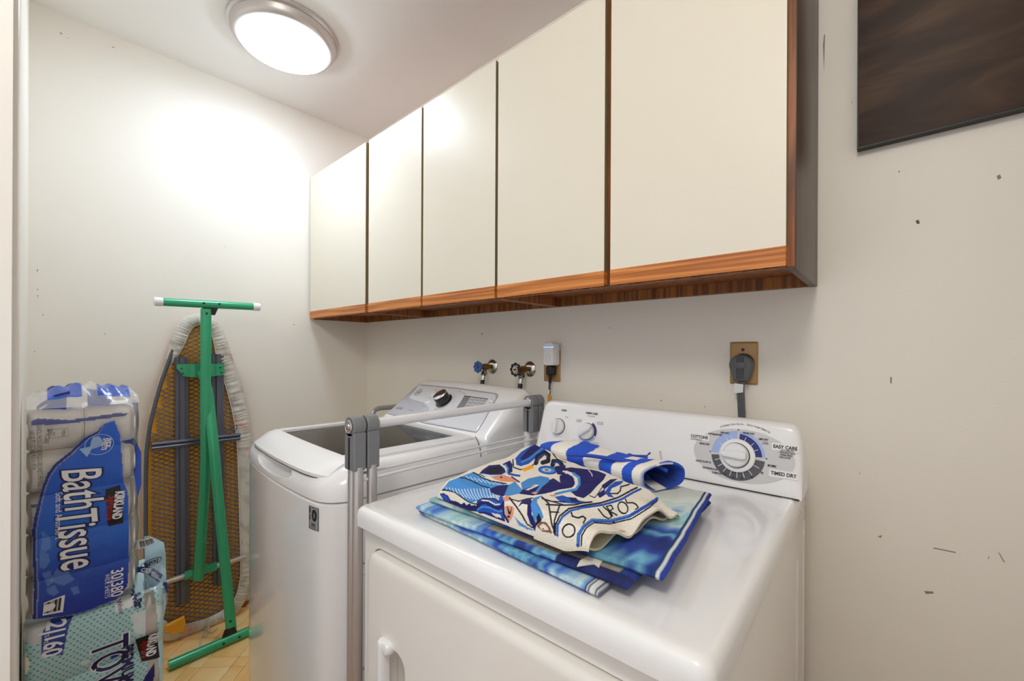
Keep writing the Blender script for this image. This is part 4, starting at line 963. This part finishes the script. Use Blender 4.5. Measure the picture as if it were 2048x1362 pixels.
# clear bunched film between the two packs
v = []; col2 = []
for j in range(18):
    for i in range(30):
        a, b = i/29, j/17; p = at(272+58*a, 1132+78*b+8*math.sin(a*7), 0, .835)
        v.append((.835+.010*math.sin(a*19+b*5)+.012*math.sin(b*9), max(-1.122, p[1]-.006*math.sin(b*6)), p[2])); col2.append((*lin((225, 236, 242)), .18))
t.add('bunched_film', (v, [(j*30+i, j*30+i+1, (j+1)*30+i+1, (j+1)*30+i) for j in range(17) for i in range(29)]), m_film, col=col2, smooth=60)

# ------------------------------------------------------------------ towels stacked on the dryer
m_terry = attrmat('terry_cloth', .95, .9, 900)
m_cotton = attrmat('smooth_cotton', .85, .25, 900)
def sm(a, b, x): q = min(1, max(0, (x-a)/(b-a))); return q*q*(3-2*q)
def pal(cs, q):
    q = min(.9999, max(0, q))*(len(cs)-1); i = int(q); k = q-i; return np.array(lin(cs[i]))*(1-k)+np.array(lin(cs[i+1]))*k
def layer(quad, z0, th, fn, nu=150, nv=110, wob=.002, seed=0):
    A, B, C_, E_ = [np.array(q) for q in quad]; v, col = [], []; Lu = np.linalg.norm(B-A); Lv = np.linalg.norm(E_-A); r = th*.8
    for half in (1, -1):
        for j in range(nv):
            for i in range(nu):
                a, b = (1-math.cos(math.pi*i/(nu-1)))/2*.25+.75*i/(nu-1), (1-math.cos(math.pi*j/(nv-1)))/2*.25+.75*j/(nv-1)
                p = A*(1-a)*(1-b)+B*a*(1-b)+C_*a*b+E_*(1-a)*b
                d = min(a*Lu, (1-a)*Lu, b*Lv, (1-b)*Lv); k = math.sqrt(max(0, 1-(1-min(1, d/r))**2))
                z = z0+th/2+half*th/2*k*(1+.10*fbm(p[0], p[1], 18, seed)*(1 if half > 0 else 0))
                v.append((p[0]+wob*fbm(p[1], 0, 14, seed+3), p[1]+wob*fbm(p[0], 1, 14, seed+5), z)); col.append((*fn(a, b, p[0], p[1], z, half), 1))
    n = nu*nv; f = []
    for j in range(nv-1):
        for i in range(nu-1):
            q = (j*nu+i, j*nu+i+1, (j+1)*nu+i+1, (j+1)*nu+i); f += [q, tuple(n+k for k in q[::-1])]
    ed = [i for i in range(nu)]+[j*nu+nu-1 for j in range(1, nv)]+[(nv-1)*nu+i for i in range(nu-2, -1, -1)]+[j*nu for j in range(nv-2, 0, -1)]
    for a, b in zip(ed, ed[1:]+ed[:1]): f.append((a, a+n, b+n, b))
    return (v, f), col
AQ = [(226, 238, 236), (150, 205, 214), (205, 230, 235), (120, 170, 220), (66, 112, 205), (44, 78, 180), (120, 190, 220), (40, 70, 165), (30, 46, 120)]
def dye(x, y, k, deep):
    q = .5+.62*fbm(x, y, 9, k)+.20*noise.noise(Vector((x*60, y*8, k)))
    return pal(AQ, q*.75+deep)
def low_c(a, b, x, y, z, h):
    c = dye(x*1.6, z*6, 31, -.12+.35*sm(1.75, 1.9, x)+.18*math.sin(x*46))
    if a > .95: c = np.array(lin((224, 230, 226))); 
    if a > .93 and (int(a*400) % 5 == 0): c = np.array(lin((40, 60, 120)))
    return c*(.92+.08*math.sin(x*420))
def mid_c(a, b, x, y, z, h):
    if b < .022 or z < .9315 or x < 1.86: c = dye(x*1.4, z*6, 12, -.2+.62*sm(1.74, 2.0, x)+.12*math.sin(x*37))
    else: c = np.array(lin((168, 163, 150)))*(1+.15*fbm(x, y, 60, 3))
    if a > .95: c = np.array(lin((40, 62, 150)))
    if b < .05 and a > .74: c = np.array(lin((34, 46, 112)))*(1+.5*fbm(x, y, 40, 8))
    return np.clip(c*(.93+.07*math.sin(x*400)), 0, 1)
def top_c(a, b, x, y, z, h):
    deep = (1-sm(.20, .50, b))*.42*sm(.35, .75, a)-.32*sm(.30, .66, b)
    if a < .45: deep = -.15+.5*sm(1.78, 1.95, x)
    c = dye(x, y, 5, deep)
    if b > .62 and a > .6: c = c*.4+np.array(lin((218, 226, 216)))*.6
    if b < .035: c = c*.75
    if a > .988: c = np.array(lin((40, 66, 168)))*(.8+.35*(int(b*260) % 2))
    elif a > .975: c = np.array(lin((224, 228, 226)))
    elif a > .966: c = np.array(lin((22, 62, 118)))
    return np.clip(c, 0, 1)
t = Thing('tie_dye_towel', 'folded blue and aqua tie-dye towel lying directly on the dryer top', 'towel', (1.9, -.63, .9158))
for q, z0, fn, k in ((((1.684, -.836), (2.080, -.850), (2.075, -.45), (1.685, -.43)), .9158, low_c, 1), (((1.690, -.846), (2.110, -.826), (2.09, -.44), (1.69, -.42)), .9262, mid_c, 2), (((1.698, -.822), (2.142, -.797), (2.086, -.425), (1.70, -.41)), .9366, top_c, 3)):
    g, c = layer(q, z0, .0104, fn, seed=k*5); t.add('folded_layer', g, m_terry, col=c, smooth=70)
ct = [at(*q, 2, .9375) for q in ((1160, 1122), (1176, 1113), (1205, 1122), (1198, 1135), (1188, 1128), (1166, 1131), (1154, 1133))]
t.add('care_label', slab([(p[0], p[1]) for p in ct], [(0, .9368), (0, .9385)]), M('label_cloth', (226, 222, 212), .9))

# picture towel on top: cream terry with a woven picture and a lettered band
PZ = .978
def sheet_xy(P3):
    d = P3-CAM; z = d@FW; u = d@RT/z*FPX; v = -(d@UP)/z*FPX
    return np.stack([CXP+u*math.cos(ROLL)-v*math.sin(ROLL), HY+u*math.sin(ROLL)+v*math.cos(ROLL)], 1)
c0_, nv_, dk, mb, lb_, pb2, og, pe, br_ = (236, 229, 217), (20, 16, 98), (8, 10, 38), (24, 82, 184), (72, 146, 218), (192, 216, 242), (252, 170, 16), (226, 152, 122), (132, 84, 66)
A_ = lambda *p: [(820+x/5.923, 880+y/5.923) for x, y in p]
B_ = lambda *p: [(1100+x/5.921, 880+y/5.921) for x, y in p]
def ell(cx, cy, rx, ry, f_, rot=0): return f_(*ellipse(cx, cy, rx, ry, 24, rot))
art = [('p', lb_, A_((380, 590), (460, 490), (590, 440), (740, 385), (900, 470), (1140, 520), (950, 590), (1020, 640), (830, 700), (720, 750), (560, 640), (480, 600)))]
for i in range(17):
    x = 430+36*i; art.append(('l', pb2, A_((x, 575+i*2-abs(i-5)*3), (x+22, 610+i*4), (x+62, 655+i*6)), 11))
    art.append(('l', (70, 130, 205), A_((x+16, 570+i*2-abs(i-5)*3), (x+38, 610+i*4), (x+78, 655+i*6)), 6))
for i in range(9): art.append(('l', pb2, A_((660+48*i, 430+10*i), (700+50*i, 470+10*i)), 9))
art += [('l', dk, A_((385, 590), (480, 600), (560, 640), (650, 710), (720, 750), (790, 760)), 12), ('l', dk, A_((590, 450), (650, 455), (740, 490), (850, 545), (940, 566)), 10), ('l', dk, A_((740, 390), (790, 410), (850, 450), (960, 490), (1140, 520)), 10),
 ('p', nv_, A_((355, 640), (400, 630), (450, 660), (480, 720), (560, 735), (600, 770), (640, 740), (660, 780), (700, 750), (720, 780), (770, 770), (800, 860), (640, 850), (500, 800), (400, 730))), ('p', mb, A_((370, 650), (420, 650), (460, 700), (470, 745), (420, 730), (380, 690))), ('p', c0_, A_((430, 610), (520, 620), (600, 680), (650, 740), (600, 755), (540, 730), (490, 715), (460, 655))),
 ('p', mb, A_((770, 830), (790, 740), (850, 690), (1000, 700), (1050, 730), (1070, 640), (1120, 700), (1110, 980), (900, 900), (790, 860))), ('l', nv_, A_((790, 800), (830, 745), (900, 735), (980, 790), (1040, 810), (1090, 780)), 38), ('l', lb_, A_((790, 830), (850, 790), (940, 800), (1040, 850), (1090, 840)), 16), ('l', c0_, A_((850, 712), (930, 720), (1010, 765), (1060, 760)), 14), ('l', nv_, A_((810, 870), (900, 870), (1000, 920), (1100, 960)), 22), ('p', c0_, A_((950, 868), (1060, 885), (1075, 935), (1000, 915))), ('l', dk, A_((770, 830), (800, 720), (860, 690), (1000, 695), (1060, 730)), 10),
 ('p', nv_, A_((815, 405), (850, 360), (930, 305), (1050, 295), (1110, 340), (1130, 390), (1080, 425), (950, 420))), ('p', dk, A_((880, 390), (940, 330), (1050, 315), (1090, 350), (1060, 395), (950, 405))), ('l', pb2, A_((850, 412), (950, 428), (1080, 424), (1150, 385)), 16), ('l', dk, A_((815, 410), (880, 440), (980, 440)), 8),
 ('p', nv_, A_((1085, 290), (1170, 250), (1205, 300), (1205, 385), (1150, 405), (1130, 340))), ('l', lb_, A_((1120, 300), (1150, 340), (1145, 390)), 20), ('l', c0_, A_((1110, 310), (1135, 345), (1130, 395)), 9),
 ('p', pe, A_((940, 440), (1080, 415), (1180, 440), (1270, 480), (1310, 505), (1180, 500), (1080, 495), (1000, 470))), ('p', c0_, A_((860, 425), (950, 432), (1000, 470), (1100, 500), (960, 480))), ('p', dk, ell(1075, 447, 14, 10, A_)), ('l', mb, A_((1160, 405), (1230, 420), (1290, 430)), 22), ('l', nv_, A_((1200, 440), (1290, 500)), 14),
 ('p', c0_, A_((1300, 425), (1450, 375), (1790, 455), (1790, 530), (1640, 450), (1500, 430), (1360, 460))),
 ('p', nv_, A_((1290, 640), (1330, 590), (1480, 540), (1650, 480), (1850, 480), (1850, 560), (1600, 640), (1450, 660))),
 ('p', nv_, A_((945, 580), (1040, 540), (1170, 530), (1150, 600), (1110, 670), (1020, 650), (960, 620))), ('p', (78, 146, 214), A_((1165, 535), (1240, 495), (1330, 590), (1290, 640), (1170, 665), (1115, 660))), ('p', (70, 140, 212), A_((1310, 510), (1400, 460), (1540, 430), (1640, 450), (1650, 490), (1560, 560), (1500, 640), (1470, 630), (1530, 545), (1480, 530), (1400, 570), (1330, 592))), ('p', c0_, A_((1360, 595), (1510, 530), (1520, 545), (1400, 600))), ('p', pe, A_((1430, 630), (1480, 615), (1510, 630), (1480, 648))),
 ('p', mb, A_((1210, 250), (1300, 150), (1460, 50), (1560, 80), (1610, 130), (1480, 240), (1380, 320), (1280, 320), (1220, 300))), ('p', nv_, A_((1290, 230), (1390, 110), (1480, 55), (1545, 85), (1400, 205), (1320, 255))), ('l', lb_, A_((1310, 270), (1400, 230), (1500, 150), (1560, 100)), 16), ('l', c0_, A_((1225, 250), (1240, 312), (1300, 332), (1400, 302), (1500, 215), (1590, 135)), 24), ('l', dk, A_((1203, 240), (1217, 330), (1300, 358), (1420, 328), (1500, 250), (1600, 160)), 11),
 ('p', og, A_((1450, 272), (1510, 222), (1532, 240), (1482, 292))), ('p', og, A_((1315, 355), (1430, 298), (1457, 335), (1350, 382))), ('l', dk, A_((1480, 280), (1500, 205), (1580, 155), (1635, 185), (1625, 255), (1560, 275)), 40), ('l', mb, A_((1495, 270), (1520, 205), (1585, 170), (1620, 200)), 9), ('l', dk, A_((1680, 300), (1690, 255), (1750, 252), (1790, 300)), 42), ('l', mb, A_((1690, 290), (1720, 262), (1770, 290)), 8), ('l', dk, A_((1670, 150), (1740, 220), (1836, 270)), 10),
 ('p', mb, ell(1625, 362, 115, 50, A_, .1)), ('p', lb_, ell(1620, 362, 85, 32, A_, .1)), ('p', c0_, ell(1612, 360, 52, 17, A_, .1)), ('p', dk, ell(1612, 360, 30, 7, A_, .1)), ('p', nv_, A_((1700, 320), (1836, 300), (1836, 420), (1740, 410))),
 ('p', nv_, B_((110, 350), (250, 325), (400, 345), (560, 380), (650, 420), (620, 480), (540, 560), (470, 640), (390, 695), (300, 670), (240, 620), (320, 560), (330, 470), (280, 400), (200, 370))), ('p', nv_, B_((-20, 480), (120, 420), (200, 400), (270, 440), (290, 520), (260, 575), (120, 600), (-20, 630))), ('p', c0_, B_((0, 430), (110, 425), (115, 510), (60, 470))), ('l', c0_, B_((150, 375), (240, 400), (290, 460), (300, 540), (250, 580), (100, 602), (0, 635)), 15), ('l', lb_, B_((270, 400), (330, 450), (340, 530), (300, 590), (180, 615), (60, 645)), 26), ('l', c0_, B_((440, 365), (480, 410), (485, 440)), 7),
 ('p', c0_, B_((470, 690), (540, 580), (620, 540), (700, 460), (790, 460), (900, 480), (960, 560), (800, 690), (600, 720))), ('p', nv_, B_((545, 650), (630, 590), (600, 545), (700, 475), (790, 465), (710, 530), (640, 590), (650, 650), (580, 695))), ('p', mb, B_((635, 630), (690, 550), (760, 500), (870, 485), (830, 530), (720, 580), (700, 640), (750, 690), (680, 680))), ('l', dk, B_((695, 640), (790, 640), (820, 610), (830, 560), (930, 530)), 14), ('l', dk, B_((460, 665), (520, 690), (560, 640), (620, 550)), 8),
 ('p', mb, B_((50, 680), (140, 660), (330, 720), (490, 750), (330, 765), (130, 745))), ('p', nv_, B_((210, 680), (300, 690), (350, 740), (250, 735))), ('l', dk, B_((-80, 770), (150, 778), (300, 772), (400, 745), (490, 738)), 14), ('p', pe, B_((-10, 655), (70, 650), (60, 675), (0, 670))),
 ('p', pe, A_((1100, 690), (1140, 662), (1195, 680), (1175, 725), (1120, 725))), ('p', pe, A_((1115, 790), (1180, 775), (1235, 800), (1215, 900), (1170, 970), (1135, 940))), ('p', dk, A_((1145, 760), (1180, 850), (1215, 765), (1185, 890), (1160, 880))), ('p', dk, ell(1160, 910, 18, 14, A_)), ('l', nv_, A_((1100, 740), (1105, 880), (1150, 980)), 24), ('l', dk, A_((1180, 690), (1260, 790), (1320, 880), (1380, 1000), (1470, 1060)), 15), ('l', dk, A_((1190, 700), (1290, 730), (1380, 700), (1450, 690)), 11),
 ('p', nv_, A_((1275, 800), (1330, 720), (1430, 690), (1450, 760), (1440, 880), (1500, 990), (1475, 1060), (1420, 1000), (1385, 880), (1395, 770), (1330, 760))), ('p', lb_, A_((1430, 770), (1460, 690), (1570, 655), (1500, 720), (1550, 800), (1595, 900), (1540, 960), (1505, 890), (1480, 990), (1450, 880))), ('p', c0_, A_((1500, 740), (1600, 760), (1650, 860), (1640, 970), (1590, 930), (1550, 820))), ('p', dk, A_((1500, 900), (1530, 870), (1560, 950), (1490, 1020))), ('p', lb_, A_((1225, 900), (1300, 980), (1400, 1050), (1490, 1085), (1380, 1070), (1280, 1020))), ('p', br_, A_((1495, 1025), (1540, 965), (1610, 970), (1655, 1035), (1680, 1110), (1560, 1090))), ('p', c0_, A_((1525, 1020), (1570, 990), (1620, 1020), (1640, 1070), (1550, 1070))), ('p', dk, ell(1570, 1055, 14, 9, A_)),
 ('l', dk, A_((1560, 680), (1640, 760), (1660, 870), (1680, 1010), (1720, 1110)), 15), ('l', nv_, A_((1600, 710), (1836, 780)), 14), ('l', dk, A_((1660, 855), (1760, 860)), 12), ('l', dk, A_((1770, 780), (1710, 960), (1700, 1100)), 15), ('l', dk, A_((1560, 700), (1650, 730), (1836, 740)), 10),
 # band
 ('p', c0_, B_((60, 1110), (70, 1000), (120, 900), (220, 820), (400, 780), (600, 750), (800, 690), (960, 600), (1020, 575), (1500, 700), (1500, 1362), (300, 1362))),
 ('l', dk, B_((55, 1130), (65, 1000), (118, 900), (220, 818), (400, 778), (600, 748), (800, 686), (960, 598), (1020, 570)), 16), ('l', mb, B_((82, 1140), (92, 1005), (148, 912), (240, 842), (400, 802), (620, 772), (830, 712), (980, 624), (1060, 588)), 24), ('l', lb_, B_((90, 1120), (100, 1010), (156, 918), (246, 850), (400, 810)), 9),
 ('l', mb, B_((328, 1260), (338, 1120), (400, 1020), (500, 950), (720, 955), (950, 896), (1150, 776), (1285, 688)), 36), ('l', lb_, B_((325, 1230), (340, 1110), (400, 1010), (500, 942), (720, 948), (950, 888)), 10), ('l', dk, B_((368, 1260), (376, 1130), (430, 1040), (520, 978), (720, 988), (980, 926), (1170, 802), (1292, 712)), 13),
 ('l', dk, B_(*(ellipse(220, 1075, 72, 80, 24, .5)+[ellipse(220, 1075, 72, 80, 24, .5)[0]])), 15), ('l', dk, B_((250, 862), (262, 905), (330, 925), (385, 905), (420, 930), (395, 985)), 15), ('l', dk, B_((566, 822), (640, 900), (700, 928), (738, 905), (690, 840), (625, 795)), 12), ('l', dk, B_((662, 788), (750, 898)), 12), ('l', dk, B_((662, 788), (720, 775), (745, 815), (705, 842), (800, 886)), 12), ('l', dk, B_(*(ellipse(862, 803, 50, 72, 24, -.7)+[ellipse(862, 803, 50, 72, 24, -.7)[0]])), 13), ('l', dk, B_((885, 705), (905, 748), (975, 745), (1015, 765), (1045, 800), (1015, 822)), 13)]
def paint(P, base):
    c = np.zeros((len(P), 4)); c[:, :3] = lin(base); c[:, 3] = 1
    for op in art:
        bx = np.array(op[2]); lo, hi = bx.min(0)-8, bx.max(0)+8
        idx = np.where((P[:, 0] > lo[0]) & (P[:, 0] < hi[0]) & (P[:, 1] > lo[1]) & (P[:, 1] < hi[1]))[0]
        if not len(idx): continue
        m = inpoly(P[idx], op[2]) if op[0] == 'p' else nearline(P[idx], op[2], max(op[3], 9)*(1.3 if op[1] == dk else 1.1)/5.92)
        c[idx[m], :3] = lin(op[1])
    return c
t = Thing('picture_towel', 'cream towel with a blue woven picture and lettered band, folded on top', 'towel', (1.9, -.66, .9475))
QA, QB, QC, QE = [np.array(q) for q in ((1.716, -.816), (2.052, -.826), (2.090, -.605), (1.640, -.436))]
ZB_, TH = .9490, .0335; nu, nv = 500, 400
def wave(b): return .0095*math.sin(b*11.5+.2)+.002*math.sin(b*27)
def tow(s, q):
    def arc(k, w, both):
        if k < w: th = k/w*math.pi/2; return (.024*(1-math.cos(th))), math.sin(th)
        if both and k > 1-w: th = (1-k)/w*math.pi/2; return -(.024*(1-math.cos(th))), math.sin(th)
        return None, 1
    du, hu = arc(s, .09, False); dv, hv = arc(q, .12, True)
    Lu, Lv = .40, .36
    a = du/Lu if du is not None else .024/Lu+(s-.09)/.91*(1-.024/Lu)
    if dv is None: b = .024/Lv+(q-.12)/.76*(1-.048/Lv)
    elif q < .5: b = dv/Lv
    else: b = 1+dv/Lv
    p = QA*(1-a)*(1-b)+QB*a*(1-b)+QC*a*b+QE*(1-a)*b
    e = sm(.86, 1, a); h = hu*hv
    z = ZB_+TH*h*(1+.20*fbm(p[0], p[1], 9, 40)+.05*fbm(p[0], p[1], 30, 41))
    z = z*(1-e)+e*(ZB_+.020+wave(b)*1.15)*1.0 if True else z
    z -= e*.5*(1-hv)*.02
    return p, max(z, ZB_+.0005), a, b
S_ = [(tow(i/(nu-1), j/(nv-1))) for j in range(nv) for i in range(nu)]
v = np.array([(p[0], p[1], z) for p, z, a, b in S_])
fl3 = v.copy(); drop = np.clip(PZ-v[:, 2], -.012, .04); ua = np.array([q[2] for q in S_])
dirc = np.stack([.79-.27*ua, -.61-.24*ua], 1); fl3[:, :2] += dirc*((3.1-.8*ua)*drop)[:, None]; fl3[:, 2] = PZ   # the picture runs on round the fold
col = paint(sheet_xy(fl3), c0_)
hem = np.array([s[2] for s in S_]) > .93
g = ([tuple(p) for p in v], [(j*nu+i, j*nu+i+1, (j+1)*nu+i+1, (j+1)*nu+i) for j in range(nv-1) for i in range(nu-1)])
c1_ = int(nu*.72); nw = nu-c1_; vb = [(p[0], p[1], p[2]-.0035) for k, p in enumerate(g[0]) if k % nu >= c1_]; nvv = len(g[0])   # underside of the open hem
f = g[1]+[(nvv+j*nw+i, nvv+(j+1)*nw+i, nvv+(j+1)*nw+i+1, nvv+j*nw+i+1) for j in range(nv-1) for i in range(nw-1)]+[((j+1)*nu-1, (j+2)*nu-1, nvv+(j+2)*nw-1, nvv+(j+1)*nw-1) for j in range(nv-1)]
colb = np.ones((len(vb), 4)); colb[:, :3] = lin((232, 222, 196))
t.add('top_fold', (g[0]+vb, f), m_terry, col=np.concatenate([col, colb]), smooth=80)
# inner fold whose curled hem shows under the top one
v = []; n1, n2_ = 60, 120
for j in range(n2_):
    b = .05+.9*j/(n2_-1)
    for i in range(n1):
        a = .55+.425*i/(n1-1); p = QA*(1-a)*(1-b)+QB*a*(1-b)+QC*a*b+QE*(1-a)*b
        e = sm(.85, .97, a); z = ZB_+.0095+e*(.006*math.sin(b*17+2.2)-.001)
        v.append((p[0], p[1], z))
g = solid((v, [(j*n1+i, j*n1+i+1, (j+1)*n1+i+1, (j+1)*n1+i) for j in range(n2_-1) for i in range(n1-1)]), (0, 0, -.0035))
t.add('inner_fold', g, m_terry, col=[(*lin((226, 216, 190)), 1)]*len(g[0]), smooth=80)
# striped cotton pouch behind it
t = Thing('striped_pouch', 'blue and white striped cotton pouch bundle tucked behind the picture towel', 'pouch', (1.86, -.42, .9475))
pth = spline([(1.655, -.388, 0), (1.77, -.418, 0), (1.88, -.446, 0), (1.955, -.466, 0), (2.010, -.482, 0)], 36); NS = 110
v, col = [], []; secs = []
nP = len(pth)
for i, p in enumerate(pth):
    tdir = (Vector(pth[min(i+1, nP-1)])-Vector(pth[max(i-1, 0)])).normalized(); nr = Vector((-tdir.y, tdir.x, 0)); k = i/(nP-1)
    w = .056*min(1, .55+k*2.2)*(1+.06*math.sin(k*9)); h = .0235*min(1, .6+k*2)*(1+.10*math.sin(k*7+1)+.10*k)
    for j in range(NS):
        a = 2*math.pi*j/NS; ca, sa = math.cos(a), math.sin(a)
        xx_ = math.copysign(abs(ca)**.85, ca)*w; zz = max(-1, math.copysign(abs(sa)**.8, sa))*h
        q = p+nr*xx_+tdir*(.010*ca); v.append((q.x, q.y, max(.9478, .9478+h+zz+.002*fbm(q.x, xx_, 22, 6))))
        st_ = (k*.36+xx_*.45+.004*math.sin(a*3))/.088
        blue_ = (st_ % 1) < .5
        col.append((*lin((34, 84, 204) if blue_ else (236, 232, 224)), 1))
f = [(i*NS+j, i*NS+(j+1) % NS, (i+1)*NS+(j+1) % NS, (i+1)*NS+j) for i in range(nP-1) for j in range(NS)]
f.append(tuple(range(NS))[::-1])
base = (nP-1)*NS; cen = np.mean([v[base+j] for j in range(NS)], axis=0)
for r_i, (s_, back) in enumerate(((.86, .004), (.74, -.012), (.5, -.04), (.15, -.05))):
    for j in range(NS):
        q = cen+(np.array(v[base+j])-cen)*s_; q = q+np.array([.97, -.24, 0])*back*(1+.3*math.sin(j*.36)); q[2] = max(q[2], .949); v.append(tuple(q))
        wh = (8 < j*.4 < 13 or 30 < j*.4 < 34) and r_i < 2
        col.append((*lin((226, 222, 214) if wh else (22, 48, 122) if r_i else (30, 76, 190)), 1))
for r_i in range(4):
    o0 = base+r_i*NS
    f += [(o0+j, o0+(j+1) % NS, o0+NS+(j+1) % NS, o0+NS+j) for j in range(NS)]
f.append(tuple(base+4*NS+j for j in range(NS)))
t.add('bundle', (v, f), m_cotton, col=col, smooth=70)
m_zip = M('blue_piping', (28, 66, 180), .6)
zp = [at(1136, 909, 2, .992), at(1175, 911, 2, .994), at(1220, 917, 2, .996), at(1270, 924, 2, .996), at(1310, 931, 2, .993), at(1335, 942, 2, .986)]
t.add('piping', tube(spline([tuple(p) for p in zp], 6), .0042, 8), m_zip)
def strip(name, pts, Yp, th, mat):
    pp = [at(*q, 1, Yp) for q in pts]; return t.add(name, slab([(p[0], p[2]) for p in pp], [(0, Yp), (0, Yp+th)], lambda a, b, w: (a, w+.25*(b-.98), b)), mat)
strip('cuff', [(1254, 922), (1254, 908), (1262, 911), (1292, 912), (1296, 906), (1294, 936), (1270, 932)], -.376, .012, m_zip)
strip('cuff', [(1292, 912), (1304, 907), (1316, 903), (1320, 918), (1324, 938), (1294, 936)], -.376, .012, M('white_cotton', (232, 229, 222), .85))
strip('folded_edge', [(1092, 892), (1098, 887), (1122, 897), (1132, 905), (1120, 910), (1100, 902)], -.345, .010, M('blue_cotton', (34, 84, 196), .85))
strip('folded_edge', [(1130, 912), (1140, 904), (1165, 907), (1200, 912), (1218, 916), (1216, 926), (1150, 922)], -.36, .010, M('blue_cotton_2', (40, 92, 210), .85))
